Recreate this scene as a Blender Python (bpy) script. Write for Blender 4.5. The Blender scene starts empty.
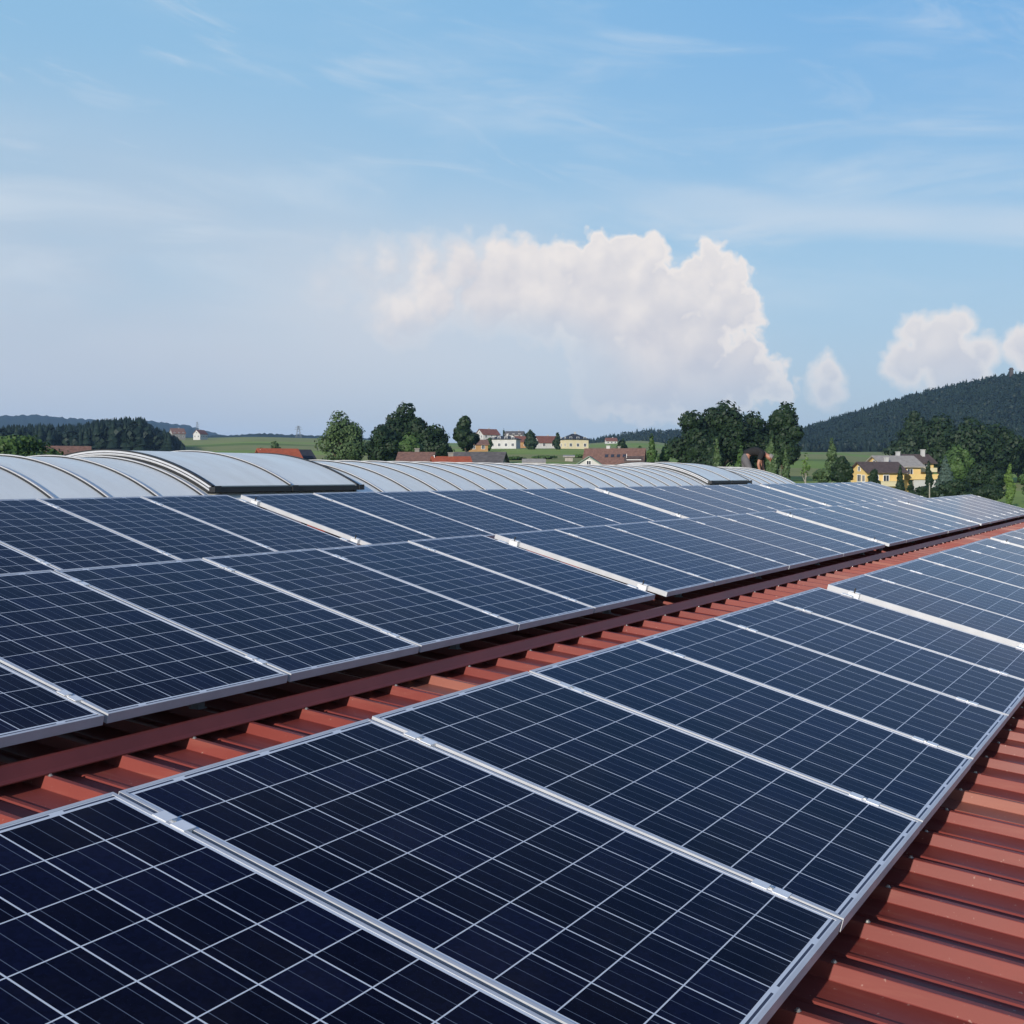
import bpy, bmesh, math, random
from mathutils import Vector, Matrix

scene = bpy.context.scene
C = scene.collection
R = math.radians
RNG = random.Random(11)

# ------------------------------------------------------------------ camera, light, exposure
EYE = 9.0                                   # eye height above the yard
F_PX, CX_PX, HOR = 1178.0, 632.3, 475.3     # focal length, principal column, horizon row of a 1024 picture
YAW, PITCH = 0.4517, 0.0312
cam = bpy.data.cameras.new('camera')
cam.sensor_width = 36.0
cam.lens = 36.0 * F_PX / 1024.0
cam.shift_x = -(CX_PX - 512.0) / 1024.0
cam.clip_start = 0.05
cam.clip_end = 30000
cam_ob = bpy.data.objects.new('camera', cam)
C.objects.link(cam_ob)
fw = Vector((math.cos(YAW) * math.cos(PITCH), math.sin(YAW) * math.cos(PITCH), -math.sin(PITCH)))
cam_ob.location = (0, 0, EYE)
cam_ob.rotation_euler = fw.to_track_quat('-Z', 'Y').to_euler()
scene.camera = cam_ob

SUN_EL = R(16.5)
SUN_AZ = R(184.8)                             # low evening sun behind the camera, to the left
sun_dir = Vector((math.cos(SUN_AZ) * math.cos(SUN_EL), math.sin(SUN_AZ) * math.cos(SUN_EL), math.sin(SUN_EL)))
sun = bpy.data.lights.new('sun', 'SUN')
sun.energy = 5.0
sun.angle = R(0.5)
sun.color = (1.0, 0.93, 0.84)
sun_ob = bpy.data.objects.new('sun', sun)
sun_ob.rotation_euler = (-sun_dir).to_track_quat('-Z', 'Y').to_euler()
sun_ob.location = (-20, 5, 40)
C.objects.link(sun_ob)

scene.view_settings.view_transform = 'Standard'
scene.view_settings.look = 'None'
scene.view_settings.exposure = 0.0
scene.view_settings.gamma = 1.0
scene.cycles.max_bounces = 5
scene.cycles.diffuse_bounces = 2
scene.cycles.glossy_bounces = 3
scene.cycles.volume_bounces = 0


class NT:
    """small helper for writing node trees"""
    def __init__(self, tree):
        self.t = tree
    def n(self, kind, **kw):
        nd = self.t.nodes.new(kind)
        for k, v in kw.items():
            setattr(nd, k, v)
        return nd
    def put(self, sock, v):
        if v is None:
            return
        if isinstance(v, bpy.types.NodeSocket):
            self.t.links.new(v, sock)
        else:
            sock.default_value = v
    def m(self, op, a, b=None, c=None, clamp=False):
        nd = self.n('ShaderNodeMath', operation=op, use_clamp=clamp)
        for s, v in zip(nd.inputs, (a, b, c)):
            self.put(s, v)
        return nd.outputs[0]
    def vm(self, op, a, b=None):
        nd = self.n('ShaderNodeVectorMath', operation=op)
        self.put(nd.inputs[0], a)
        if b is not None:
            self.put(nd.inputs[3] if op == 'SCALE' else nd.inputs[1], b)
        return nd.outputs['Value'] if op in ('DOT_PRODUCT', 'LENGTH', 'DISTANCE') else nd.outputs[0]
    def mix(self, f, a, b):
        nd = self.n('ShaderNodeMix', data_type='RGBA')
        self.put(nd.inputs[0], f)
        for s, v in ((nd.inputs[6], a), (nd.inputs[7], b)):
            if not isinstance(v, bpy.types.NodeSocket):
                v = (*v[:3], 1.0)
            self.put(s, v)
        return nd.outputs[2]
    def sep(self, v):
        nd = self.n('ShaderNodeSeparateXYZ')
        self.put(nd.inputs[0], v)
        return nd.outputs
    def comb(self, x, y, z):
        nd = self.n('ShaderNodeCombineXYZ')
        for s, v in zip(nd.inputs, (x, y, z)):
            self.put(s, v)
        return nd.outputs[0]
    def noise(self, v, scale, detail=4.0, rough=0.55, dist=0.0, out='Fac'):
        nd = self.n('ShaderNodeTexNoise')
        self.put(nd.inputs['Vector'], v)
        nd.inputs['Scale'].default_value = scale
        nd.inputs['Detail'].default_value = detail
        nd.inputs['Roughness'].default_value = rough
        nd.inputs['Distortion'].default_value = dist
        return nd.outputs[out]
    def step(self, v, a, b, to0=0.0, to1=1.0):
        nd = self.n('ShaderNodeMapRange', interpolation_type='SMOOTHSTEP')
        self.put(nd.inputs[0], v)
        for s, x in zip(nd.inputs[1:5], (a, b, to0, to1)):
            self.put(s, x)
        return nd.outputs[0]


# ------------------------------------------------------------------ sky
world = bpy.data.worlds.new('World')
scene.world = world
world.use_nodes = True
wt = world.node_tree
wt.nodes.clear()
w = NT(wt)
out = w.n('ShaderNodeOutputWorld')
bg = w.n('ShaderNodeBackground')
bg.inputs[1].default_value = 0.15
wt.links.new(bg.outputs[0], out.inputs[0])
sky = w.n('ShaderNodeTexSky', sky_type='NISHITA')
sky.sun_disc = False
sky.sun_elevation = SUN_EL
sky.sun_rotation = math.pi / 2 - SUN_AZ
sky.altitude = 500
sky.air_density = 1.0
sky.dust_density = 1.6
sky.ozone_density = 1.6
geo = w.n('ShaderNodeTexCoord')
dx, dy, dz = w.sep(geo.outputs['Generated'])[0:3]
# bearing (radians to the right of the view heading) and elevation of every sky direction
az = w.m('SUBTRACT', 0.0, w.m('ARCTAN2', w.m('ADD', w.m('MULTIPLY', dy, math.cos(YAW)), w.m('MULTIPLY', dx, -math.sin(YAW))),
                              w.m('ADD', w.m('MULTIPLY', dx, math.cos(YAW)), w.m('MULTIPLY', dy, math.sin(YAW)))))
el = w.m('ARCSINE', w.m('MAXIMUM', w.m('MINIMUM', dz, 1.0), -1.0))
UV = w.comb(az, el, 0.0)


def sky_uv(x, y):
    a = math.atan((x - CX_PX) / F_PX)
    return a, math.atan((HOR - y) / F_PX * math.cos(a))


def cloud_group(name, blobs, bump):
    g = bpy.data.node_groups.new(name, 'ShaderNodeTree')
    g.interface.new_socket('P', in_out='INPUT', socket_type='NodeSocketVector')
    g.interface.new_socket('Field', in_out='OUTPUT', socket_type='NodeSocketFloat')
    q = NT(g)
    gi, go = q.n('NodeGroupInput'), q.n('NodeGroupOutput')
    P = gi.outputs[0]
    wob = q.vm('SCALE', q.vm('SUBTRACT', q.noise(P, 34.0, 3.0, 0.55, 0.0, 'Color'), (0.5, 0.5, 0.5)), 0.022)
    PW = q.vm('MULTIPLY', q.vm('ADD', P, wob), (1.0, 1.0, 0.0))
    PF = q.vm('ADD', P, q.vm('SCALE', wob, 0.4))
    f = None
    for (x, y, r) in blobs:
        u, v = sky_uv(x, y)
        rr = r / F_PX
        d = q.m('SUBTRACT', rr, q.vm('DISTANCE', PF, (u, v, 0.0)))
        if f is None:
            f = d
        else:
            nd = q.n('ShaderNodeMath', operation='SMOOTH_MAX')
            q.put(nd.inputs[0], f); q.put(nd.inputs[1], d); nd.inputs[2].default_value = 0.006
            f = nd.outputs[0]
    vo = q.n('ShaderNodeTexVoronoi', feature='F1', voronoi_dimensions='2D')
    q.put(vo.inputs['Vector'], PW)
    vo.inputs['Scale'].default_value = 52.0
    vo.inputs['Detail'].default_value = 2.5
    vo.inputs['Roughness'].default_value = 0.45
    vo.normalize = True
    f = q.m('ADD', f, q.m('MULTIPLY', q.m('SUBTRACT', 0.42, vo.outputs['Distance']), bump))
    f = q.m('ADD', f, q.m('MULTIPLY', q.m('SUBTRACT', q.noise(P, 95.0, 4.0, 0.6), 0.5), 0.006))
    g.links.new(f, go.inputs[0])
    return g


def cloud_field(grp, vec):
    nd = w.n('ShaderNodeGroup')
    nd.node_tree = grp
    w.put(nd.inputs[0], vec)
    return nd.outputs[0]


MAIN = [(714, 263, 20), (702, 280, 22), (724, 284, 24), (736, 312, 26), (712, 306, 30), (598, 256, 20), (622, 254, 18), (648, 258, 20), (636, 276, 34), (600, 280, 32), (662, 276, 16),
        (566, 262, 22), (535, 268, 28), (500, 268, 31), (462, 267, 31), (425, 266, 30), (390, 264, 27), (358, 268, 25), (325, 284, 24), (672, 304, 34), (640, 312, 46), (590, 310, 44),
        (545, 302, 42), (490, 298, 40), (430, 296, 40), (400, 310, 40), (745, 352, 24), (764, 368, 17), (776, 386, 15), (735, 378, 36), (692, 345, 42), (650, 376, 46), (605, 386, 34), (700, 390, 40), (600, 350, 30)]
SIDE = [(824, 370, 16), (831, 378, 15), (826, 392, 18), (938, 348, 34), (914, 332, 18), (958, 328, 18), (982, 352, 18), (1022, 346, 20), (905, 365, 24),
        (955, 375, 34), (1040, 356, 24), (1075, 376, 34), (1130, 386, 40)]
G1, G2 = cloud_group('cumulus_bank', MAIN, 0.030), cloud_group('cumulus_side', SIDE, 0.016)
lightv = (-0.006, 0.012, 0.0)
cl = sky.outputs[0]
# overall tint: the summer haze that pales the sky towards the horizon
hz = w.noise(w.vm('MULTIPLY', UV, (1.0, 3.0, 1.0)), 3.2, 3.0, 0.5)
blue = w.mix(w.step(az, -0.35, 0.35), (1.85, 3.60, 5.35), (1.15, 2.95, 5.30))
tone = w.mix(w.step(el, 0.12, 0.42), (2.55, 3.95, 5.15), blue)
tone = w.mix(w.step(el, 0.0, 0.20), (3.25, 3.85, 4.60), tone)
tone = w.mix(w.step(el, 0.37, 0.68), tone, (0.40, 0.90, 2.55))
cl = w.mix(w.step(el, 0.37, 0.7, 0.85, 0.96), cl, tone)
# broad pale veil low on the left
veil = w.m('MULTIPLY', w.m('MULTIPLY', w.step(el, 0.33, 0.12), w.step(az, -0.02, -0.42)), w.step(hz, 0.25, 0.62, 0.35, 0.95))
cl = w.mix(veil, cl, (3.85, 4.25, 4.85))
# thin cirrus streaks
ci = w.noise(w.vm('ADD', w.vm('MULTIPLY', UV, (1.0, 5.0, 1.0)), (0.3, 0.0, 0.0)), 4.0, 6.0, 0.55, 0.6)
ci2 = w.noise(w.vm('MULTIPLY', UV, (1.0, 2.0, 1.0)), 2.2, 3.0, 0.5)
cir = w.m('MULTIPLY', w.m('MULTIPLY', w.step(ci, 0.43, 0.78), w.step(ci2, 0.36, 0.66)), w.step(el, 0.06, 0.22))
cl = w.mix(w.m('MULTIPLY', cir, 0.85), cl, (4.7, 5.2, 5.7))
# finer wind-drawn streaks, slightly tilted
tl = w.comb(w.m('ADD', az, w.m('MULTIPLY', el, -1.1)), w.m('ADD', w.m('MULTIPLY', el, 5.5), w.m('MULTIPLY', az, 1.3)), 0.7)
c3 = w.noise(tl, 5.5, 7.0, 0.62, 0.9)
cl = w.mix(w.m('MULTIPLY', w.m('MULTIPLY', w.step(c3, 0.50, 0.78), w.step(ci2, 0.62, 0.38)), w.step(el, 0.12, 0.22, 0.0, 0.48)), cl, (4.8, 5.2, 5.7))
# a band of cirrus right of the middle
u0, v0 = sky_uv(820, 222)
bd = w.m('SUBTRACT', w.m('SUBTRACT', el, v0), w.m('MULTIPLY', w.m('SUBTRACT', az, u0), -0.10))
bdm = w.m('MULTIPLY', w.step(w.m('ABSOLUTE', w.m('ADD', bd, w.m('MULTIPLY', w.m('SUBTRACT', ci, 0.5), 0.06))), 0.028, 0.002),
          w.m('MULTIPLY', w.step(az, -0.10, 0.10), w.step(ci2, 0.25, 0.60)))
cl = w.mix(w.m('MULTIPLY', bdm, 0.50), cl, (4.9, 5.2, 5.6))
# soft spreading anvil that trails off to the left of the cumulus bank
u1, v1 = sky_uv(430, 330)
an = w.vm('LENGTH', w.vm('MULTIPLY', w.vm('SUBTRACT', UV, (u1, v1, 0.0)), (3.0, 7.5, 0.0)))
anv = w.m('MULTIPLY', w.step(w.m('ADD', an, w.m('MULTIPLY', w.m('SUBTRACT', ci2, 0.5), 0.9)), 1.0, 0.15), 0.55)
cl = w.mix(anv, cl, (5.0, 5.0, 5.2))
for grp, k in ((G2, 0.88), (G1, 0.93)):
    f = cloud_field(grp, UV)
    f2 = cloud_field(grp, w.vm('ADD', UV, lightv))
    soft = w.step(az, -0.03, -0.24, 0.0060, 0.034)
    if grp is G2:
        soft = 0.008
    edge = w.m('SMOOTH_MIN', w.m('MAXIMUM', w.m('DIVIDE', w.m('ADD', f, 0.001), soft), 0.0), 1.0, 0.2)
    lit = w.m('ADD', 0.55, w.m('MULTIPLY', w.m('SUBTRACT', f, f2), 26.0), clamp=True)
    body = w.step(f, 0.0, 0.055)
    light = w.m('MULTIPLY', w.m('ADD', w.m('MULTIPLY', lit, 0.65), 0.35), w.step(el, 0.02, 0.15, 0.30, 1.0))
    light = w.m('MULTIPLY', light, w.step(ci2, 0.30, 0.62, 0.80, 1.0))
    light = w.m('MULTIPLY', light, w.step(w.noise(UV, 14.0, 3.0, 0.55), 0.36, 0.60, 0.70, 1.0))
    light = w.m('MAXIMUM', light, w.m('MULTIPLY', w.step(f, 0.022, 0.004), 0.92))
    shade = w.mix(light, (3.95, 3.95, 4.40), (6.60, 6.05, 5.60))
    fade = w.m('MULTIPLY', w.step(el, 0.0, 0.115, 0.10, 1.0), k)
    if grp is G1:
        fade = w.m('MULTIPLY', fade, w.step(az, -0.31, -0.16, 0.10, 1.0))
        ug, vg = sky_uv(505, 372)
        gp_ = w.vm('LENGTH', w.vm('MULTIPLY', w.vm('SUBTRACT', UV, (ug, vg, 0.0)), (9.5, 20.0, 0.0)))
        fade = w.m('MULTIPLY', fade, w.step(w.m('ADD', gp_, w.m('MULTIPLY', w.m('SUBTRACT', ci2, 0.5), 0.6)), 0.45, 1.25, 0.22, 1.0))
    cl = w.mix(w.m('MULTIPLY', edge, fade), cl, shade)
wt.links.new(cl, bg.inputs[0])


# ------------------------------------------------------------------ object helpers
def link(name, me, parent=None, loc=None):
    o = bpy.data.objects.new(name, me)
    C.objects.link(o)
    if parent is not None:
        o.parent = parent
    if loc is not None:
        o.location = loc
    return o


def tag(o, label=None, cat=None, group=None, kind=None):
    if label: o['label'] = label
    if cat: o['category'] = cat
    if group: o['group'] = group
    if kind: o['kind'] = kind
    return o


def thing(name, label, cat, loc=(0, 0, 0), rz=0.0, group=None):
    o = bpy.data.objects.new(name, None)
    o.empty_display_size = 0.2
    C.objects.link(o)
    o.location = loc
    o.rotation_euler = (0, 0, rz)
    return tag(o, label, cat, group)


def copy_tree(o, parent=None):
    c = o.copy()
    C.objects.link(c)
    c.parent = parent
    for ch in [x for x in bpy.data.objects if x.parent == o]:
        copy_tree(ch, c)
    return c


class MB:
    def __init__(self):
        self.v, self.f, self.mi = [], [], []
        self.cur = 0
    def quad(self, *p):
        i = len(self.v)
        self.v += [tuple(x) for x in p]
        self.f.append(tuple(range(i, i + len(p))))
        self.mi.append(self.cur)
    def box(self, x0, x1, y0, y1, z0, z1, M=None):
        c = [(x0, y0, z0), (x1, y0, z0), (x1, y1, z0), (x0, y1, z0), (x0, y0, z1), (x1, y0, z1), (x1, y1, z1), (x0, y1, z1)]
        if M is not None:
            c = [tuple(M @ Vector(p)) for p in c]
        i = len(self.v)
        self.v += c
        for f in ((0, 3, 2, 1), (4, 5, 6, 7), (0, 1, 5, 4), (1, 2, 6, 5), (2, 3, 7, 6), (3, 0, 4, 7)):
            self.f.append(tuple(i + k for k in f))
            self.mi.append(self.cur)
    def tube(self, pts, radii, n=8, cap=True):
        pts = [Vector(p) for p in pts]
        rings = []
        for k, p in enumerate(pts):
            a = pts[max(k - 1, 0)]
            b = pts[min(k + 1, len(pts) - 1)]
            d = (b - a).normalized()
            s = d.cross(Vector((0, 0, 1)))
            if s.length < 1e-3:
                s = d.cross(Vector((1, 0, 0)))
            s.normalize()
            t = s.cross(d)
            i = len(self.v)
            for j in range(n):
                th = 2 * math.pi * j / n
                self.v.append(tuple(p + (s * math.cos(th) + t * math.sin(th)) * radii[k]))
            rings.append(i)
        for a, b in zip(rings, rings[1:]):
            for j in range(n):
                self.f.append((a + j, a + (j + 1) % n, b + (j + 1) % n, b + j))
                self.mi.append(self.cur)
        if cap:
            self.f.append(tuple(rings[0] + j for j in reversed(range(n)))); self.mi.append(self.cur)
            self.f.append(tuple(rings[-1] + j for j in range(n))); self.mi.append(self.cur)
    def extrude(self, prof, A, B, closed=False):
        """profile of (u, v) pairs carried by functions A(u,v), B(u,v) to two ends"""
        n = len(prof)
        i = len(self.v)
        self.v += [tuple(A(*p)) for p in prof] + [tuple(B(*p)) for p in prof]
        for k in range(n if closed else n - 1):
            k2 = (k + 1) % n
            self.f.append((i + k, i + k2, i + n + k2, i + n + k))
            self.mi.append(self.cur)
        if closed:
            self.f.append(tuple(i + k for k in reversed(range(n)))); self.mi.append(self.cur)
            self.f.append(tuple(i + n + k for k in range(n))); self.mi.append(self.cur)
    def mesh(self, name, mats, smooth=False, fixn=False):
        me = bpy.data.meshes.new(name)
        me.from_pydata(self.v, [], self.f)
        for m in (mats if isinstance(mats, (list, tuple)) else [mats]):
            me.materials.append(m)
        if any(self.mi):
            me.polygons.foreach_set('material_index', self.mi)
        if smooth:
            me.polygons.foreach_set('use_smooth', [True] * len(self.f))
        if fixn:
            bm = bmesh.new(); bm.from_mesh(me)
            bmesh.ops.recalc_face_normals(bm, faces=bm.faces)
            bm.to_mesh(me); bm.free()
        me.update()
        return me
    def build(self, name, mats, parent=None, loc=None, smooth=False, fixn=True):
        return link(name, self.mesh(name, mats, smooth, fixn), parent, loc)


# ------------------------------------------------------------------ materials
def mat(name, col=(0.5, 0.5, 0.5), rough=0.6, metal=0.0, var=0.0, vscale=3.0, spec=0.5, bump=0.0, bscale=20.0):
    m = bpy.data.materials.new(name)
    m.use_nodes = True
    q = NT(m.node_tree)
    b = m.node_tree.nodes['Principled BSDF']
    b.inputs['Base Color'].default_value = (*col, 1)
    b.inputs['Roughness'].default_value = rough
    b.inputs['Metallic'].default_value = metal
    b.inputs['Specular IOR Level'].default_value = spec
    if var or bump:
        tc = q.n('ShaderNodeTexCoord').outputs['Object']
    if var:
        f = q.step(q.noise(tc, vscale, 5.0, 0.6), 0.3, 0.7)
        lo = tuple(c * (1 - var) for c in col)
        hi = tuple(min(1, c * (1 + var)) for c in col)
        q.put(b.inputs['Base Color'], q.mix(f, lo, hi))
    if bump:
        bn = q.n('ShaderNodeBump')
        bn.inputs['Strength'].default_value = bump
        q.put(bn.inputs['Height'], q.noise(tc, bscale, 4.0, 0.6))
        q.put(b.inputs['Normal'], bn.outputs[0])
    return m


def panel_material():
    m = bpy.data.materials.new('solar_cells_under_glass')
    m.use_nodes = True
    q = NT(m.node_tree)
    b = m.node_tree.nodes['Principled BSDF']
    tc = q.n('ShaderNodeTexCoord').outputs['Object']
    x, y, z = q.sep(tc)[0:3]
    CELL = 0.159
    gx = q.m('DIVIDE', q.m('SUBTRACT', x, 0.019), CELL)
    gy = q.m('DIVIDE', q.m('SUBTRACT', y, 0.030), CELL)
    fx, fy = q.m('FRACT', gx), q.m('FRACT', gy)
    ix, iy = q.m('FLOOR', gx), q.m('FLOOR', gy)
    ex = q.m('ABSOLUTE', q.m('SUBTRACT', fx, 0.5))
    ey = q.m('ABSOLUTE', q.m('SUBTRACT', fy, 0.5))
    gap = q.m('MAXIMUM', q.m('GREATER_THAN', ex, 0.5 - 0.0135), q.m('GREATER_THAN', ey, 0.5 - 0.0115))
    outx = q.m('MAXIMUM', q.m('LESS_THAN', gx, 0.0), q.m('GREATER_THAN', gx, 6.0))
    outy = q.m('MAXIMUM', q.m('LESS_THAN', gy, 0.0), q.m('GREATER_THAN', gy, 10.0))
    white = q.m('MAXIMUM', gap, q.m('MAXIMUM', outx, outy))
    f3 = q.m('FRACT', q.m('MULTIPLY', fx, 3.0))
    bus = q.m('LESS_THAN', q.m('ABSOLUTE', q.m('SUBTRACT', f3, 0.5)), 0.017)
    # ribbon that links the cell strings inside the white end margins
    rib = q.m('MULTIPLY', outy, q.m('LESS_THAN', q.m('ABSOLUTE', q.m('SUBTRACT', q.m('ABSOLUTE', q.m('SUBTRACT', gy, 5.0)), 5.068)), 0.022))
    rib = q.m('MULTIPLY', rib, q.m('GREATER_THAN', q.m('ABSOLUTE', q.m('SUBTRACT', q.m('FRACT', q.m('DIVIDE', gx, 2.0)), 0.5)), 0.06))
    oi = q.n('ShaderNodeObjectInfo').outputs['Random']
    wn = q.n('ShaderNodeTexWhiteNoise', noise_dimensions='3D')
    q.put(wn.inputs[0], q.comb(ix, iy, q.m('MULTIPLY', oi, 91.0)))
    vo = q.n('ShaderNodeTexVoronoi', feature='F1')
    q.put(vo.inputs['Vector'], q.vm('ADD', tc, q.comb(q.m('MULTIPLY', oi, 37.0), 0.0, 0.0)))
    vo.inputs['Scale'].default_value = 95.0
    crystal = q.sep(vo.outputs['Color'])[0]
    tone = q.m('ADD', q.m('MULTIPLY', wn.outputs[0], 0.65), q.m('MULTIPLY', crystal, 0.35))
    cell = q.mix(q.m('POWER', tone, 1.6), (0.0026, 0.0027, 0.0065), (0.0060, 0.0080, 0.0260))
    col = q.mix(q.m('MULTIPLY', bus, 0.85), cell, (0.13, 0.16, 0.21))
    col = q.mix(white, col, (0.60, 0.64, 0.68))
    col = q.mix(rib, col, (0.05, 0.06, 0.09))
    dust = q.m('MULTIPLY', q.step(q.noise(q.vm('ADD', tc, q.comb(q.m('MULTIPLY', oi, 29.0), 0.0, 0.0)), 3.0, 6.0, 0.7), 0.42, 0.85), 0.035)
    dust = q.m('ADD', dust, q.m('MULTIPLY', q.step(y, 0.10, 0.0), 0.03))
    col = q.mix(dust, col, (0.20, 0.18, 0.16))
    q.put(b.inputs['Base Color'], col)
    dirt = q.noise(q.vm('ADD', tc, q.comb(q.m('MULTIPLY', oi, 17.0), 0.0, 0.0)), 2.3, 5.0, 0.6)
    b.inputs['Roughness'].default_value = 0.6
    b.inputs['Specular IOR Level'].default_value = 0.0
    # anti-reflection glass: a weak, bluish mirror that grows towards grazing angles
    gl = q.n('ShaderNodeBsdfGlossy')
    gl.inputs['Color'].default_value = (0.72, 0.77, 1.0, 1)
    q.put(gl.inputs['Roughness'], q.step(dirt, 0.2, 0.8, 0.07, 0.11))
    fr = q.n('ShaderNodeFresnel')
    fr.inputs['IOR'].default_value = 1.30
    mx = q.n('ShaderNodeMixShader')
    q.put(mx.inputs[0], q.m('MULTIPLY', fr.outputs[0], q.m('ADD', 0.40, q.m('MULTIPLY', fr.outputs[0], 0.70)), clamp=True))
    q.put(gl.inputs['Color'], q.mix(q.step(fr.outputs[0], 0.25, 0.75), (0.72, 0.77, 1.0), (0.97, 0.95, 1.0)))
    m.node_tree.links.new(b.outputs[0], mx.inputs[1])
    m.node_tree.links.new(gl.outputs[0], mx.inputs[2])
    m.node_tree.links.new(mx.outputs[0], m.node_tree.nodes['Material Output'].inputs[0])
    return m


def roof_material():
    m = bpy.data.materials.new('red_coated_sheet')
    m.use_nodes = True
    q = NT(m.node_tree)
    b = m.node_tree.nodes['Principled BSDF']
    tc = q.n('ShaderNodeTexCoord').outputs['Object']
    big = q.noise(tc, 0.8, 5.0, 0.6)
    streak = q.noise(q.vm('MULTIPLY', tc, (9.0, 0.7, 9.0)), 2.0, 5.0, 0.65)
    speck = q.noise(tc, 55.0, 2.0, 0.5)
    per = q.n('ShaderNodeTexWhiteNoise', noise_dimensions='1D')
    q.put(per.inputs['W'], q.m('FLOOR', q.m('DIVIDE', q.sep(tc)[0], 0.3333)))
    chalk = q.m('ADD', q.m('MULTIPLY', q.step(streak, 0.50, 0.78), 0.30), q.m('MULTIPLY', q.step(per.outputs[0], 0.80, 0.95), 0.55))
    sheet = q.n('ShaderNodeTexWhiteNoise', noise_dimensions='1D')
    q.put(sheet.inputs['W'], q.m('FLOOR', q.m('DIVIDE', q.m('ADD', q.sep(tc)[0], 20.0), 1.0)))
    col = q.mix(q.step(big, 0.3, 0.7), (0.180, 0.033, 0.025), (0.228, 0.047, 0.035))
    col = q.mix(q.m('MULTIPLY', sheet.outputs[0], 0.30), col, (0.150, 0.031, 0.026))
    col = q.mix(chalk, col, (0.34, 0.140, 0.095))
    grimy = q.noise(q.vm('MULTIPLY', tc, (14.0, 0.9, 1.0)), 1.3, 6.0, 0.7)
    col = q.mix(q.step(grimy, 0.56, 0.80, 0.0, 0.45), col, (0.070, 0.024, 0.020))
    col = q.mix(q.step(speck, 0.70, 0.76, 0.0, 0.55), col, (0.40, 0.25, 0.20))
    q.put(b.inputs['Base Color'], col)
    q.put(b.inputs['Roughness'], q.step(big, 0.3, 0.7, 0.42, 0.6))
    b.inputs['Specular IOR Level'].default_value = 0.35
    return m


def foliage(name, dark, light, scale=0.35):
    m = bpy.data.materials.new(name)
    m.use_nodes = True
    q = NT(m.node_tree)
    b = m.node_tree.nodes['Principled BSDF']
    tc = q.n('ShaderNodeTexCoord').outputs['Object']
    oi = q.n('ShaderNodeObjectInfo').outputs['Random']
    f = q.step(q.noise(q.vm('ADD', tc, q.comb(q.m('MULTIPLY', oi, 50.0), 0.0, 0.0)), scale, 3.0, 0.6), 0.28, 0.72)
    g = q.noise(tc, 7.0, 1.0, 0.5)
    col = q.mix(f, dark, light)
    col = q.mix(q.step(g, 0.35, 0.7, 0.0, 0.45), col, tuple(c * 1.5 for c in light))
    q.put(b.inputs['Base Color'], col)
    b.inputs['Roughness'].default_value = 0.6
    b.inputs['Specular IOR Level'].default_value = 0.25
    b.inputs['Subsurface Weight'].default_value = 0.0
    return m


def ground_material():
    m = bpy.data.materials.new('meadows_and_fields')
    m.use_nodes = True
    q = NT(m.node_tree)
    b = m.node_tree.nodes['Principled BSDF']
    tc = q.n('ShaderNodeTexCoord').outputs['Object']
    a = q.noise(tc, 0.006, 4.0, 0.55)
    c = q.noise(tc, 0.05, 6.0, 0.65)
    d = q.noise(tc, 0.9, 4.0, 0.6)
    # strips of different crops, tens of metres wide
    wv = q.n('ShaderNodeTexVoronoi', feature='F1')
    q.put(wv.inputs['Vector'], q.vm('MULTIPLY', tc, (1.0, 0.35, 0.0)))
    wv.inputs['Scale'].default_value = 0.010
    strip = q.sep(wv.outputs['Color'])[0]
    col = q.mix(q.step(a, 0.35, 0.65), (0.190, 0.280, 0.060), (0.255, 0.330, 0.080))
    col = q.mix(q.m('MULTIPLY', q.step(strip, 0.55, 0.60), 0.75), col, (0.260, 0.250, 0.110))
    col = q.mix(q.m('MULTIPLY', q.step(strip, 0.18, 0.14), 0.75), col, (0.105, 0.160, 0.040))
    col = q.mix(q.m('MULTIPLY', q.step(c, 0.45, 0.75), 0.35), col, (0.100, 0.135, 0.040))
    col = q.mix(q.m('MULTIPLY', q.step(d, 0.4, 0.8), 0.3), col, (0.080, 0.110, 0.034))
    q.put(b.inputs['Base Color'], col)
    b.inputs['Roughness'].default_value = 0.9
    b.inputs['Specular IOR Level'].default_value = 0.1
    return m


def poly_material():
    m = mat('opal_polycarbonate', (0.74, 0.76, 0.75), 0.36)
    q = NT(m.node_tree)
    b = m.node_tree.nodes['Principled BSDF']
    tc = q.n('ShaderNodeTexCoord').outputs['Object']
    x, y, z = q.sep(tc)[0:3]
    flute = q.m('ABSOLUTE', q.m('SUBTRACT', q.m('FRACT', q.m('DIVIDE', x, 0.0165)), 0.5))
    grime = q.noise(q.vm('MULTIPLY', tc, (2.5, 0.6, 0.6)), 1.6, 6.0, 0.65)
    sheet = q.n('ShaderNodeTexWhiteNoise', noise_dimensions='1D')
    q.put(sheet.inputs['W'], q.m('FLOOR', q.m('DIVIDE', q.m('ADD', x, 1.0), 0.585)))
    col = q.mix(q.step(grime, 0.35, 0.75), (0.86, 0.865, 0.79), (0.74, 0.745, 0.68))
    col = q.mix(q.m('MULTIPLY', sheet.outputs[0], 0.35), col, (0.74, 0.745, 0.70))
    col = q.mix(q.m('MULTIPLY', q.step(flute, 0.40, 0.5), 0.35), col, (0.60, 0.62, 0.60))
    q.put(b.inputs['Base Color'], col)
    q.put(b.inputs['Roughness'], q.step(grime, 0.3, 0.7, 0.28, 0.45))
    return m


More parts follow.
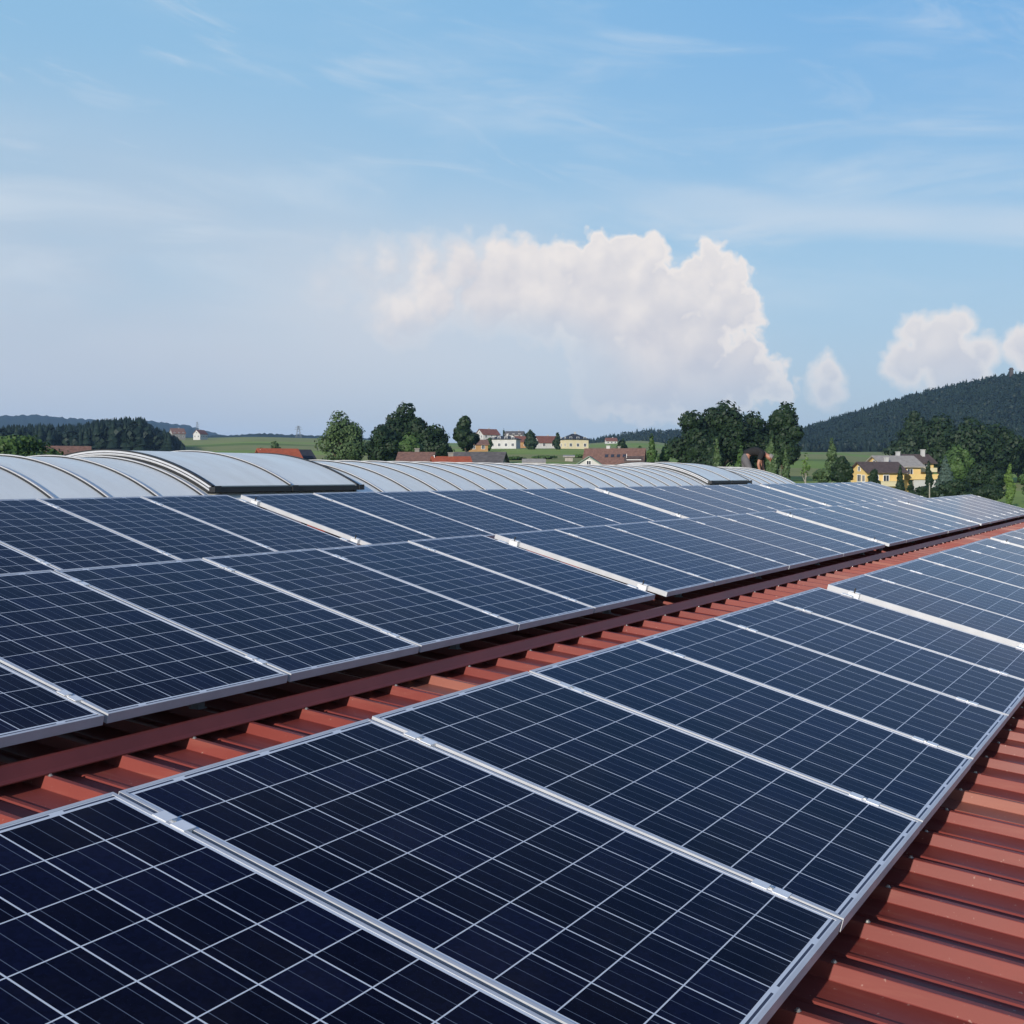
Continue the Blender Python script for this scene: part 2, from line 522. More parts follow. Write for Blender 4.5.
M = {
    'cells': panel_material(),
    'alu': mat('anodised_aluminium', (0.50, 0.51, 0.53), 0.45, 0.12, 0.06, 8.0),
    'alu_white': mat('mill_aluminium', (0.80, 0.80, 0.79), 0.38, 0.25, 0.05, 10.0),
    'dark_steel': mat('dark_gasket', (0.018, 0.019, 0.020), 0.5),
    'roof': roof_material(),
    'guard': mat('brown_red_sheet', (0.135, 0.026, 0.020), 0.45, 0.0, 0.15, 2.0, 0.4),
    'screw': mat('zinc_screw', (0.55, 0.55, 0.53), 0.35, 0.8),
    'poly': poly_material(),
    'hall_wall': mat('grey_wall_sheet', (0.42, 0.42, 0.40), 0.6, 0.0, 0.1, 0.5),
    'ground': ground_material(),
    'white_wall': mat('white_render', (0.46, 0.455, 0.44), 0.8, 0, 0.06, 0.6),
    'yellow_wall': mat('yellow_render', (0.68, 0.48, 0.19), 0.8, 0, 0.07, 0.5),
    'pale_yellow_wall': mat('pale_yellow_render', (0.58, 0.51, 0.33), 0.8, 0, 0.05, 0.5),
    'ochre_wall': mat('ochre_render', (0.36, 0.20, 0.08), 0.8, 0, 0.1, 0.5),
    'grey_wall': mat('weathered_boards', (0.20, 0.19, 0.17), 0.8, 0, 0.2, 1.0),
    'brown_tile': mat('brown_roof_tiles', (0.175, 0.098, 0.074), 0.75, 0, 0.25, 2.2, 0.3, 0.5, 6),
    'dark_tile': mat('dark_brown_tiles', (0.088, 0.064, 0.056), 0.7, 0, 0.25, 2.0, 0.3, 0.5, 6),
    'black_tile': mat('anthracite_tiles', (0.034, 0.036, 0.042), 0.6, 0, 0.25, 2.0, 0.3, 0.5, 6),
    'red_tile': mat('red_roof_tiles', (0.165, 0.068, 0.048), 0.75, 0, 0.25, 2.0, 0.3, 0.5, 6),
    'orange_tile': mat('orange_roof_tiles', (0.34, 0.085, 0.038), 0.75, 0, 0.2, 2.0, 0.3, 0.5, 6),
    'grey_tile': mat('grey_fibre_cement', (0.105, 0.095, 0.090), 0.8, 0, 0.25, 1.6, 0.3, 0.5, 6),
    'light_tile': mat('light_grey_roofing', (0.30, 0.275, 0.24), 0.6, 0, 0.15, 1.6),
    'green_trim': mat('green_painted_boards', (0.16, 0.22, 0.17), 0.7),
    'glass': mat('window_glass', (0.03, 0.035, 0.045), 0.12, 0, 0, 1, 0.6),
    'white_trim': mat('white_paint', (0.78, 0.78, 0.76), 0.5),
    'bark': mat('bark', (0.075, 0.055, 0.040), 0.9, 0, 0.3, 3.0),
    'pale_bark': mat('pale_bark', (0.26, 0.24, 0.20), 0.9, 0, 0.3, 3.0),
    'leaf_dark': foliage('dark_leaves', (0.0065, 0.0165, 0.0065), (0.016, 0.034, 0.011)),
    'leaf_mid': foliage('green_leaves', (0.020, 0.045, 0.012), (0.048, 0.090, 0.022)),
    'leaf_willow': foliage('willow_leaves', (0.030, 0.054, 0.022), (0.062, 0.100, 0.038), 0.5),
    'leaf_light': foliage('light_leaves', (0.050, 0.095, 0.024), (0.095, 0.155, 0.036), 0.6),
    'needles': foliage('spruce_needles', (0.008, 0.020, 0.010), (0.020, 0.038, 0.017)),
    'blue_needles': foliage('blue_spruce_needles', (0.030, 0.052, 0.040), (0.060, 0.092, 0.072)),
    'wood': foliage('far_forest', (0.005, 0.013, 0.009), (0.012, 0.024, 0.013), 0.02),
    'hill': mat('forested_slope', (0.010, 0.019, 0.013), 0.95, 0, 0.35, 0.05, 0.1),
    'shirt': mat('black_cotton', (0.010, 0.010, 0.011), 0.9),
    'trousers': mat('grey_work_trousers', (0.105, 0.10, 0.105), 0.9, 0, 0.15, 8),
    'skin': mat('skin', (0.36, 0.17, 0.11), 0.55),
    'hair': mat('grey_hair', (0.20, 0.18, 0.165), 0.7, 0, 0.2, 40),
    'shoe': mat('dark_shoe_leather', (0.03, 0.025, 0.02), 0.6),
    'mast': mat('galvanised_lattice', (0.22, 0.23, 0.24), 0.6, 0.3),
    'stone': mat('tower_masonry', (0.06, 0.05, 0.045), 0.85, 0, 0.2, 1.0),
}

# ------------------------------------------------------------------ the land
TERRAIN = [
    (-500, [(60, None), (250, 470), (600, 455), (900, 447), (2000, 446)]),
    (-100, [(60, None), (250, 470), (600, 455), (900, 447), (2000, 446)]),
    (100, [(60, None), (250, 470), (600, 458), (900, 449), (2000, 444)]),
    (190, [(60, None), (250, 468), (600, 452), (900, 444), (1100, 439.0), (1500, 438)]),
    (260, [(60, None), (250, 466), (600, 450), (900, 440), (1100, 437.5), (1500, 437)]),
    (320, [(60, None), (250, 466), (600, 450), (900, 441), (1100, 438.5), (1500, 438.5)]),
    (440, [(60, None), (250, 466), (500, 449), (900, 446), (1500, 443)]),
    (560, [(60, None), (250, 466), (450, 450), (560, 448), (1000, 446), (1500, 444)]),
    (640, [(60, None), (250, 470), (450, 453), (700, 447), (1000, 442.5), (1500, 440)]),
    (700, [(60, None), (250, 474), (500, 459), (1000, 448), (1500, 448)]),
    (820, [(60, None), (150, 492), (250, 479), (400, 463), (700, 453.5), (1000, 452), (1500, 452)]),
    (900, [(60, None), (200, 499), (300, 487), (600, 462), (900, 452), (1500, 452)]),
    (1024, [(60, None), (120, 517), (200, 502), (300, 488), (600, 458), (900, 444), (1500, 444)]),
    (1600, [(60, None), (120, 517), (200, 502), (300, 488), (600, 458), (900, 444), (1500, 444)]),
]


def bearing(px):
    return YAW - math.atan((px - CX_PX) / F_PX)


def px_of(a):
    d = (a - YAW + math.pi) % (2 * math.pi) - math.pi
    d = max(-1.1, min(1.1, d))
    return CX_PX - F_PX * math.tan(d)


def alt(px, y, d):
    """height of a point seen at row y, d metres away"""
    return EYE + (HOR - y) / F_PX * d * math.cos(math.atan((px - CX_PX) / F_PX))


def col_z(col, d):
    px, pts = col
    prev = (0.0, 0.0)
    for dd, y in pts:
        z = 0.0 if y is None else alt(min(max(px, -100), 1100), y, dd)
        if d <= dd:
            t = (d - prev[0]) / (dd - prev[0])
            return prev[1] + (z - prev[1]) * t
        prev = (dd, z)
    return prev[1]


def ground_z(px, d):
    px = max(TERRAIN[0][0], min(TERRAIN[-1][0], px))
    for a, b in zip(TERRAIN, TERRAIN[1:]):
        if a[0] <= px <= b[0]:
            t = (px - a[0]) / (b[0] - a[0])
            t = t * t * (3 - 2 * t)
            return col_z(a, d) * (1 - t) + col_z(b, d) * t
    return 0.0


def spot(px, d, z=None):
    a = bearing(px)
    return Vector((d * math.cos(a), d * math.sin(a), ground_z(px, d) if z is None else z))


def build_ground():
    rs = [0, 20, 40, 60, 80, 100, 130, 160, 200, 250, 300, 350, 400, 450, 500, 560, 620, 700, 800, 900, 1000, 1100, 1300, 1500, 2000, 3000, 4500, 6000]
    angs = []
    a = -180.0
    while a < 180:
        angs.append(a)
        a += 0.75 if -32 <= a < 32 else 4.0
    b = MB()
    for r in rs:
        for g in angs:
            ab = YAW + R(g)
            z = ground_z(px_of(ab), r) if abs(g) < 55 else ground_z(px_of(ab), r) * max(0.0, 1 - (abs(g) - 55) / 60)
            b.v.append((r * math.cos(ab), r * math.sin(ab), z))
    n = len(angs)
    for i in range(len(rs) - 1):
        for j in range(n):
            k = (j + 1) % n
            b.f.append((i * n + j, (i + 1) * n + j, (i + 1) * n + k, i * n + k))
            b.mi.append(0)
    o = b.build('ground', M['ground'], smooth=True, fixn=False)
    tag(o, kind='structure')


build_ground()


def ridge_hill(name, d0, d1, prof, base_y, material, rough=0.0, seed=1, nx=70):
    """a long hill: foot at distance d0, crest at d1, its crest line as (bearing column, row)"""
    rr = random.Random(seed)
    b = MB()
    x0, x1 = prof[0][0], prof[-1][0]
    rows = 9
    tops = []
    for i in range(nx + 1):
        px = x0 + (x1 - x0) * i / nx
        for p, q in zip(prof, prof[1:]):
            if p[0] <= px <= q[0] + 1e-6:
                y = p[1] + (q[1] - p[1]) * (px - p[0]) / (q[0] - p[0])
                break
        zt = alt(px, y, d1) + rr.uniform(-rough, rough)
        zb = min(alt(px, base_y, d0), ground_z(px, d0)) - 1.5
        for k in range(rows):
            t = k / (rows - 1)
            s = t * t * (3 - 2 * t) * 0.35 + t * 0.65
            d = d0 + (d1 - d0) * t
            q = spot(px, d, zb + (zt - zb) * s)
            b.v.append(tuple(q))
        q = spot(px, d1 * 1.35, -5.0)
        b.v.append(tuple(q))
    m = rows + 1
    for i in range(nx):
        for k in range(m - 1):
            b.f.append((i * m + k, i * m + k + 1, (i + 1) * m + k + 1, (i + 1) * m + k))
            b.mi.append(0)
    o = b.build(name, material, smooth=True)
    tag(o, kind='structure')
    vs = b.v

    def surf(u, t):
        fi = u * nx
        i = min(int(fi), nx - 1)
        fk = t * (rows - 1)
        k = min(int(fk), rows - 2)
        a, c = fi - i, fk - k
        g = lambda ii, kk: Vector(vs[ii * m + kk])
        return (g(i, k) * (1 - a) + g(i + 1, k) * a) * (1 - c) + (g(i, k + 1) * (1 - a) + g(i + 1, k + 1) * a) * c
    return surf


def conifer_faces(b, p, h, rad, rr, tiers=5, n=7):
    """one spruce added to a mesh: ragged skirts of boughs"""
    for t in range(tiers):
        z0 = h * (0.08 + 0.86 * t / tiers)
        z1 = min(h, z0 + h * 0.34)
        r = rad * (1 - t / tiers) ** 0.85 + 0.05 * rad
        i = len(b.v)
        b.v.append((p[0], p[1], p[2] + z1))
        for k in range(n):
            th = 2 * math.pi * (k + rr.random() * 0.7) / n
            q = r * rr.uniform(0.6, 1.15)
            b.v.append((p[0] + q * math.cos(th), p[1] + q * math.sin(th), p[2] + z0 - h * 0.03 * rr.random()))
        for k in range(n):
            b.f.append((i, i + 1 + k, i + 1 + (k + 1) % n))
            b.mi.append(b.cur)


def round_crown_faces(b, p, h, rad, rr, n=54):
    c = Vector(p) + Vector((0, 0, h * 0.6))
    for k in range(n):
        d = Vector((rr.gauss(0, 1), rr.gauss(0, 1), rr.gauss(0, 1))).normalized()
        q = c + Vector((d.x * rad, d.y * rad, d.z * h * 0.42)) * rr.uniform(0.75, 1.05)
        s = rad * rr.uniform(0.20, 0.38)
        u = d.cross(Vector((0.3, 0.2, 1))).normalized()
        v = d.cross(u)
        b.quad(q + u * s, q + v * s, q - u * s, q - v * s)


def forest(name, label, pts, hrange, rrange, seed, conifer=0.7, material='wood'):
    rr = random.Random(seed)
    b = MB()
    for p in pts:
        h = rr.uniform(*hrange)
        if rr.random() < conifer:
            conifer_faces(b, p, h, h * rr.uniform(*rrange), rr)
        else:
            round_crown_faces(b, p, h * 0.85, h * 0.26, rr)
    o = b.build(name, M[material], fixn=False, smooth=True)
    tag(o, label, 'forest', kind='stuff')
    return o


# far blue ranges on the left
ridge_hill('hill', 3600, 4300, [(-400, 412), (-120, 416), (0, 416), (40, 415), (75, 419), (120, 421), (150, 421), (190, 426), (215, 433), (240, 437), (262, 441)], 441, M['hill'], 3, 3, 260)
ridge_hill('hill', 2300, 2600, [(120, 440), (200, 436.5), (235, 435), (262, 433.5), (300, 435), (340, 437), (420, 440)], 441, M['hill'], 1.5, 5, 120)
# wooded knoll behind the village
s_mid = ridge_hill('hill', 1250, 1500, [(575, 450), (590, 447), (612, 442), (628, 438.5), (645, 436), (665, 436), (690, 437), (720, 439), (780, 444), (850, 452)], 447, M['hill'], 0.5, 4, 60)
rr = random.Random(5)
forest('forest', 'dark green wooded knoll rising in the gap between village and oaks', [s_mid(rr.random() * 0.95, rr.random() ** 0.7) for _ in range(1400)], (7, 12), (0.2, 0.28), 6, 0.5)
# the big wooded hill at the right
s_big = ridge_hill('hill', 950, 1350, [(740, 452), (790, 443), (808, 435), (830, 428), (850, 422), (870, 416), (900, 407), (940, 396), (980, 388), (1024, 380), (1090, 373), (1200, 369), (1500, 390)], 453, M['hill'], 0.5, 7, 90)
rr = random.Random(8)
forest('forest', 'wide spruce forest covering the big hill at the right', [s_big(rr.random() ** 1.5 * 0.72 + 0.0, min(1, 0.02 + rr.random() ** 0.8)) for _ in range(9500)], (8, 14), (0.22, 0.30), 9, 0.50)

# dark wood at the left
rr = random.Random(12)
pts = []
prof = [(-200, 422), (0, 423), (40, 420), (75, 421), (100, 416.5), (125, 413.5), (146, 414), (151, 423), (164, 425), (178, 434), (188, 446)]
heights = []
woodb = MB()
for _ in range(2600):
    px = rr.uniform(-200, 187)
    d = 620 + rr.random() * 130
    for p, q in zip(prof, prof[1:]):
        if p[0] <= px <= q[0]:
            y = p[1] + (q[1] - p[1]) * (px - p[0]) / (q[0] - p[0])
    p = spot(px, d)
    h = (alt(px, y + 2.0, d) - p.z) * rr.uniform(0.72, 1.0)
    if h < 2.5:
        continue
    if rr.random() < 0.7:
        conifer_faces(woodb, p, h, h * rr.uniform(0.17, 0.26) + 0.5, rr)
    else:
        round_crown_faces(woodb, p, h * 0.85, h * 0.24, rr)
tag(woodb.build('forest', M['wood'], fixn=False, smooth=True), 'dark mixed wood stretching along the meadow at the left', 'forest', kind='stuff')

# ------------------------------------------------------------------ trees
def tree(px, d, top_y, wpx, leaf, label, name='broadleaf_tree', lobes=9, leaves=2600, leaf_size=0.34, base=None, low=0.12,
         shape='round', bark='bark', seed=1, gapy=0.0, group='trees around the hall', squash=1.0):
    rr = random.Random(seed * 77 + int(px))
    loc = spot(px, d)
    if base is not None:
        loc.z = base
    H = alt(px, top_y, d) - loc.z
    W = wpx / F_PX * d
    t = thing(name, label, 'tree' if 'shrub' not in name else 'shrub', loc, rr.uniform(0, 6.28), group)
    tr = MB()
    r0 = max(0.04, H * 0.022)
    bend = Vector((rr.uniform(-.04, .04) * H, rr.uniform(-.04, .04) * H, 0))
    tr.tube([(0, 0, -0.3), (0, 0, H * 0.15), bend * 0.5 + Vector((0, 0, H * 0.45)), bend + Vector((0, 0, H * 0.82))], [r0 * 1.5, r0, r0 * 0.7, r0 * 0.2], 8)
    blobs = []
    if shape == 'cone':
        for k in range(lobes):
            z = H * (low + (0.97 - low) * (k + 0.5) / lobes)
            r = W * 0.5 * (1 - (k + 0.5) / lobes) ** 0.8
            blobs.append((Vector((rr.uniform(-.1, .1) * r, rr.uniform(-.1, .1) * r, z)), Vector((r, r, H / lobes * 0.75))))
    elif shape == 'poplar':
        for k in range(lobes):
            u = (k + 0.5) / lobes
            z = H * (low + (0.98 - low) * u)
            r = W * 0.5 * max(0.15, math.sin(math.pi * (0.16 + 0.8 * u)) ** 0.9) * rr.uniform(0.75, 1.05)
            blobs.append((Vector((rr.uniform(-.3, .3) * r, rr.uniform(-.3, .3) * r, z)), Vector((r * 0.85, r * 0.85, H / lobes * 1.1))))
    else:
        rx = W * 0.5
        hz_ = H * (1 - low) * 0.5
        lobes = int(lobes * 1.5)
        cz = H * low + hz_
        for k in range(lobes):
            for _ in range(30):
                v = Vector((rr.uniform(-1, 1), rr.uniform(-1, 1), rr.uniform(-1, 1)))
                if 0.25 < v.length < 1:
                    break
            if rr.random() < 0.75:
                v = v.normalized() * rr.uniform(0.86, 1.04)
            s = rr.uniform(0.34, 0.50)
            c = Vector((v.x * rx * (1 - s), v.y * rx * (1 - s), cz + v.z * hz_ * (1 - s)))
            blobs.append((c, Vector((rx * s, rx * s, min(hz_, rx * squash) * s * 0.9))))
        blobs.append((Vector((bend.x, bend.y, H - hz_ * 0.36)), Vector((rx * 0.42, rx * 0.42, hz_ * 0.36))))
        blobs.append((Vector((0, 0, cz)), Vector((rx * 0.55, rx * 0.55, hz_ * 0.6))))
    for c, s in blobs:
        if shape != 'cone' and c.z > H * 0.2:
            z0 = max(H * 0.12, c.z - H * 0.22)
            tr.tube([(bend.x * z0 / H, bend.y * z0 / H, z0), (c.x * 0.6, c.y * 0.6, (z0 + c.z) / 2), tuple(c)], [r0 * 0.5, r0 * 0.3, r0 * 0.1], 5)
    tr.build('trunk', M[bark], t)
    cr = MB()
    leaves = int(leaves * 1.9)
    leaf_size *= 1.5
    wts = [max(1e-3, s.x * s.y + s.x * s.z) for c, s in blobs]
    tot = sum(wts)
    for (c, s), wt_ in zip(blobs, wts):
        n = int(leaves * wt_ / tot)
        for _ in range(n):
            dv = Vector((rr.gauss(0, 1), rr.gauss(0, 1), rr.gauss(0, 1))).normalized()
            rad = rr.uniform(0.45, 1.0) ** 0.5 * rr.uniform(0.88, 1.10)
            if shape == 'willow' and dv.z < 0.3:
                rad *= 1.05
            p = c + Vector((dv.x * s.x, dv.y * s.y, dv.z * s.z)) * rad
            if p.z < 0.1:
                p.z = 0.1 + rr.random() * 0.3
            nrm = (dv + Vector((rr.uniform(-1, 1), rr.uniform(-1, 1), rr.uniform(-1, 1))) * 0.5).normalized()
            u = nrm.cross(Vector((rr.uniform(-1, 1), rr.uniform(-1, 1), rr.uniform(-1, 1)))).normalized()
            v = nrm.cross(u)
            q = leaf_size * rr.uniform(0.6, 1.3)
            if shape == 'willow':
                u = (Vector((dv.x * 0.3, dv.y * 0.3, -1))).normalized()
                v = u.cross(nrm).normalized()
                cr.quad(p - u * q * 1.4, p + v * q * 0.4, p + u * q * 1.6, p - v * q * 0.4)
            else:
                cr.quad(p - u * q * 0.6, p - v * q * 0.42, p + u * q * 0.6, p + v * q * 0.42)
    cr.build('crown', M[leaf], t, fixn=False)
    return t


TREES = [
    # px, dist, top row, width px, leaf, label, options
    (18, 120, 434, 96, 'leaf_mid', 'low round bright green tree at the left edge before the dark wood', dict(leaves=5200, leaf_size=0.22, low=0.50, lobes=20)),
    (342, 190, 411, 54, 'leaf_willow', 'wide grey green willow standing leftmost in the middle tree group', dict(name='willow_tree', leaves=4200, leaf_size=0.26, low=0.02, lobes=14)),
    (405, 235, 402, 50, 'leaf_dark', 'tallest dark tree between the willow and the red roofs', dict(leaves=3600, leaf_size=0.42, low=0.02, lobes=12)),
    (383, 225, 424, 42, 'leaf_dark', 'lower dark tree filling the gap right of the willow', dict(leaves=2400, leaf_size=0.40, low=0.02, lobes=10)),
    (434, 230, 424, 46, 'leaf_dark', 'broad dark tree right of the tallest one above the brown roof', dict(leaves=2600, leaf_size=0.40, low=0.02, lobes=10)),
    (410, 205, 432, 36, 'leaf_mid', 'greener bushy tree in front of the tallest dark tree', dict(leaves=1800, leaf_size=0.36, low=0.02)),
    (466, 260, 416, 29, 'leaf_dark', 'lone dark oval tree above the grey barn roof', dict(leaves=2400, leaf_size=0.42, low=0.10, lobes=9)),
    (262, 240, 447, 20, 'leaf_mid', 'small field shrub left of the willow', dict(name='field_shrub', leaves=500, leaf_size=0.3, low=0.0, lobes=6)),
    (275, 235, 441, 16, 'leaf_willow', 'pale field shrub close to the willow', dict(name='field_shrub', leaves=500, leaf_size=0.3, low=0.0, lobes=6)),
    # village
    (531, 470, 431, 17, 'leaf_dark', 'dark cone shaped tree between the white and the red roofed village houses', dict(leaves=900, leaf_size=0.7, shape='poplar', low=0.02, lobes=7)),
    (557.5, 470, 434, 9, 'leaf_dark', 'slim dark tree beside the pale yellow village house', dict(leaves=500, leaf_size=0.6, shape='poplar', low=0.02, lobes=6)),
    (489.5, 440, 438, 11, 'leaf_mid', 'small green tree left of the white village house', dict(leaves=400, leaf_size=0.55, low=0.0, lobes=5)),
    (482, 445, 444, 9, 'leaf_light', 'light green bush at the end of the village meadow', dict(name='garden_shrub', leaves=300, leaf_size=0.45, low=0.0, lobes=5)),
    (491.5, 700, 429.5, 8, 'leaf_dark', 'distant dark round tree above the village roofs', dict(leaves=300, leaf_size=0.8, low=0.0, lobes=5)),
    (504, 700, 430.5, 4, 'leaf_dark', 'tiny dark spire shaped tree behind the village', dict(leaves=160, leaf_size=0.7, shape='poplar', low=0.0, lobes=5)),
    (622, 330, 439, 13, 'leaf_dark', 'dark round tree behind the long brown farm roof', dict(leaves=700, leaf_size=0.45, low=0.0, lobes=7)),
    (640, 420, 446, 7, 'leaf_mid', 'small bush on the meadow right of the brown farm', dict(name='field_shrub', leaves=200, leaf_size=0.45, low=0.0, lobes=4)),
    # oaks right of the middle
    (692, 215, 410, 60, 'leaf_dark', 'spreading dark oak at the left of the big group', dict(name='oak_tree', leaves=3200, leaf_size=0.40, low=0.10, lobes=12)),
    (724, 220, 400, 74, 'leaf_dark', 'tallest broad oak in the middle of the big group', dict(name='oak_tree', leaves=4600, leaf_size=0.42, low=0.06, lobes=15)),
    (750, 225, 411, 58, 'leaf_dark', 'narrower dark oak in the group behind the worker', dict(name='oak_tree', leaves=2600, leaf_size=0.40, low=0.04, lobes=10)),
    (783, 215, 401, 46, 'leaf_dark', 'tall oak at the right end of the big group', dict(name='oak_tree', leaves=3400, leaf_size=0.40, low=0.06, lobes=12)),
    (766, 230, 420, 56, 'leaf_dark', 'low dark oak filling the gap above the worker', dict(name='oak_tree', leaves=2000, leaf_size=0.42, low=0.0, lobes=9)),
    (705, 205, 436, 44, 'leaf_dark', 'low bushy oak under the left of the big group', dict(name='oak_tree', leaves=2000, leaf_size=0.38, low=0.0, lobes=9)),
    (652, 180, 436, 15, 'leaf_mid', 'slim young tree left of the big oak group', dict(leaves=800, leaf_size=0.28, shape='poplar', low=0.0, lobes=8)),
    (664, 185, 446, 24, 'leaf_mid', 'green bush at the foot of the left oak', dict(name='hedge_shrub', leaves=900, leaf_size=0.28, low=0.0, lobes=8)),
    (717, 170, 437, 21, 'leaf_willow', 'grey green pointed tree in front of the oaks', dict(leaves=1300, leaf_size=0.27, shape='cone', low=0.0, lobes=8)),
    (741, 160, 446, 14, 'leaf_mid', 'small green tree just left of the worker', dict(leaves=700, leaf_size=0.25, shape='poplar', low=0.0, lobes=7)),
    (771, 160, 439, 19, 'leaf_willow', 'pale willow like tree just behind the worker', dict(leaves=1300, leaf_size=0.27, shape='poplar', low=0.0, lobes=8)),
    (786, 150, 451, 10, 'leaf_willow', 'thin pale sapling right of the worker', dict(name='sapling', leaves=400, leaf_size=0.22, shape='poplar', low=0.1, lobes=6, bark='pale_bark')),
    (805, 140, 452, 12, 'leaf_light', 'nearly bare pale sapling in the dry meadow', dict(name='sapling', leaves=90, leaf_size=0.2, low=0.3, lobes=8, bark='pale_bark')),
    (832, 200, 441, 14, 'leaf_willow', 'thin birch behind the dark bush left of the yellow house', dict(name='birch_tree', leaves=600, leaf_size=0.26, shape='poplar', low=0.15, lobes=7, bark='pale_bark')),
    (841, 175, 456, 26, 'leaf_dark', 'dense dark bush left of the yellow house', dict(name='garden_shrub', leaves=1500, leaf_size=0.28, low=0.0, lobes=9)),
    (822, 170, 468, 22, 'leaf_willow', 'grey green scrub left of the dense dark bush', dict(name='garden_shrub', leaves=800, leaf_size=0.25, low=0.0, lobes=7)),
    # in front of and around the yellow house
    (874, 215, 469, 16, 'leaf_dark', 'dark bush in front of the left wing of the yellow house', dict(name='garden_shrub', leaves=700, leaf_size=0.3, low=0.0, lobes=7)),
    (900, 212, 464, 12, 'needles', 'slender dark conifer before the middle of the yellow house', dict(name='conifer', leaves=800, leaf_size=0.26, shape='cone', low=0.0, lobes=9)),
    (911, 210, 480, 10, 'leaf_dark', 'low dark garden bush beside the white garage', dict(name='garden_shrub', leaves=400, leaf_size=0.26, low=0.0, lobes=6)),
    (929, 235, 463, 10, 'leaf_dark', 'small dark tree at the right corner of the yellow house', dict(leaves=500, leaf_size=0.3, shape='poplar', low=0.0, lobes=6)),
    (945, 215, 455, 26, 'blue_needles', 'blue grey spruce right of the yellow house', dict(name='spruce_tree', leaves=2200, leaf_size=0.30, shape='cone', low=0.0, lobes=11)),
    (915, 330, 412, 62, 'needles', 'tall dark spruce at the left of the wood behind the yellow house', dict(name='spruce_tree', leaves=5200, leaf_size=0.52, shape='poplar', low=0.0, lobes=12)),
    (940, 320, 413, 62, 'leaf_dark', 'tall dark tree behind the blue grey spruce', dict(leaves=3200, leaf_size=0.55, low=0.0, lobes=12)),
    (970, 310, 416, 64, 'leaf_dark', 'broad dark tree in the middle of the right wood', dict(leaves=3200, leaf_size=0.55, low=0.0, lobes=12)),
    (998, 315, 423, 58, 'leaf_dark', 'dark tree right of the middle in the right wood', dict(leaves=3000, leaf_size=0.55, low=0.0, lobes=12)),
    (1018, 330, 437, 36, 'leaf_dark', 'dark tree at the right edge below the hill', dict(leaves=2000, leaf_size=0.5, low=0.0, lobes=9)),
    (958, 260, 443, 36, 'leaf_mid', 'fresh green round tree in front of the right wood', dict(leaves=2200, leaf_size=0.40, low=0.0, lobes=11)),
    (985, 225, 462, 44, 'leaf_dark', 'wide dark bush below the right wood', dict(name='hedge_shrub', leaves=2000, leaf_size=0.34, low=0.0, lobes=11)),
    (955, 200, 480, 40, 'leaf_dark', 'long low hedge bush below the blue grey spruce', dict(name='hedge_shrub', leaves=1500, leaf_size=0.28, low=0.0, lobes=11)),
    (925, 195, 486, 34, 'leaf_dark', 'low hedge bush in front of the yellow balcony', dict(name='hedge_shrub', leaves=1200, leaf_size=0.28, low=0.0, lobes=10)),
    (990, 190, 484, 40, 'leaf_dark', 'low hedge bush above the end of the solar panels', dict(name='hedge_shrub', leaves=1500, leaf_size=0.28, low=0.0, lobes=11)),
    (1009, 165, 466, 12, 'leaf_light', 'light young birch at the right edge', dict(name='birch_tree', leaves=700, leaf_size=0.22, shape='poplar', low=0.1, lobes=8, bark='pale_bark')),
    (1034, 190, 458, 34, 'leaf_mid', 'green tree cut by the right edge of the photo', dict(leaves=1600, leaf_size=0.3, low=0.0, lobes=9)),
    # hedge line under the village
    (515, 300, 457, 26, 'leaf_mid', 'low hedge behind the small grey shed roof', dict(name='hedge_shrub', leaves=500, leaf_size=0.4, low=0.0, lobes=8)),
    (545, 310, 456, 30, 'leaf_mid', 'low hedge between the shed roof and the grey hut', dict(name='hedge_shrub', leaves=600, leaf_size=0.4, low=0.0, lobes=8)),
    (578, 330, 455, 22, 'leaf_mid', 'low hedge right of the grey hut', dict(name='hedge_shrub', leaves=500, leaf_size=0.4, low=0.0, lobes=7)),
]
for i, (px, d, ty, wp, lf, lb, op) in enumerate(TREES):
    tree(px, d, ty, wp, lf, lb, seed=i + 1, **op)


# ------------------------------------------------------------------ houses
def facing(px, turn):
    """yaw of a house whose long side squarely faces the hall, turned by some degrees"""
    return bearing(px) - math.pi / 2 + R(turn)


def window(parent, p, n, wd, ht, name='window', frame='white_trim'):
    """window standing on a wall point p with outward normal n (local coordinates)"""
    n = Vector(n)
    s = Vector((0, 0, 1)).cross(n)
    Mx = Matrix((( s.x, n.x, 0, p[0]), (s.y, n.y, 0, p[1]), (0, 0, 1, p[2]), (0, 0, 0, 1)))
    b = MB()
    t = 0.10
    b.box(-wd / 2 - t, wd / 2 + t, 0.0, 0.07, ht, ht + t, Mx)
    b.box(-wd / 2 - t - 0.05, wd / 2 + t + 0.05, 0.0, 0.12, -t, 0, Mx)
    b.box(-wd / 2 - t, -wd / 2, 0.0, 0.07, 0, ht, Mx)
    b.box(wd / 2, wd / 2 + t, 0.0, 0.07, 0, ht, Mx)
    b.box(-0.03, 0.03, 0.0, 0.06, 0, ht, Mx)
    f = b.build(name, M[frame], parent)
    g = MB()
    g.box(-wd / 2, wd / 2, 0.0, 0.03, 0, ht, Mx)
    g.build('pane', M['glass'], f)
    return f


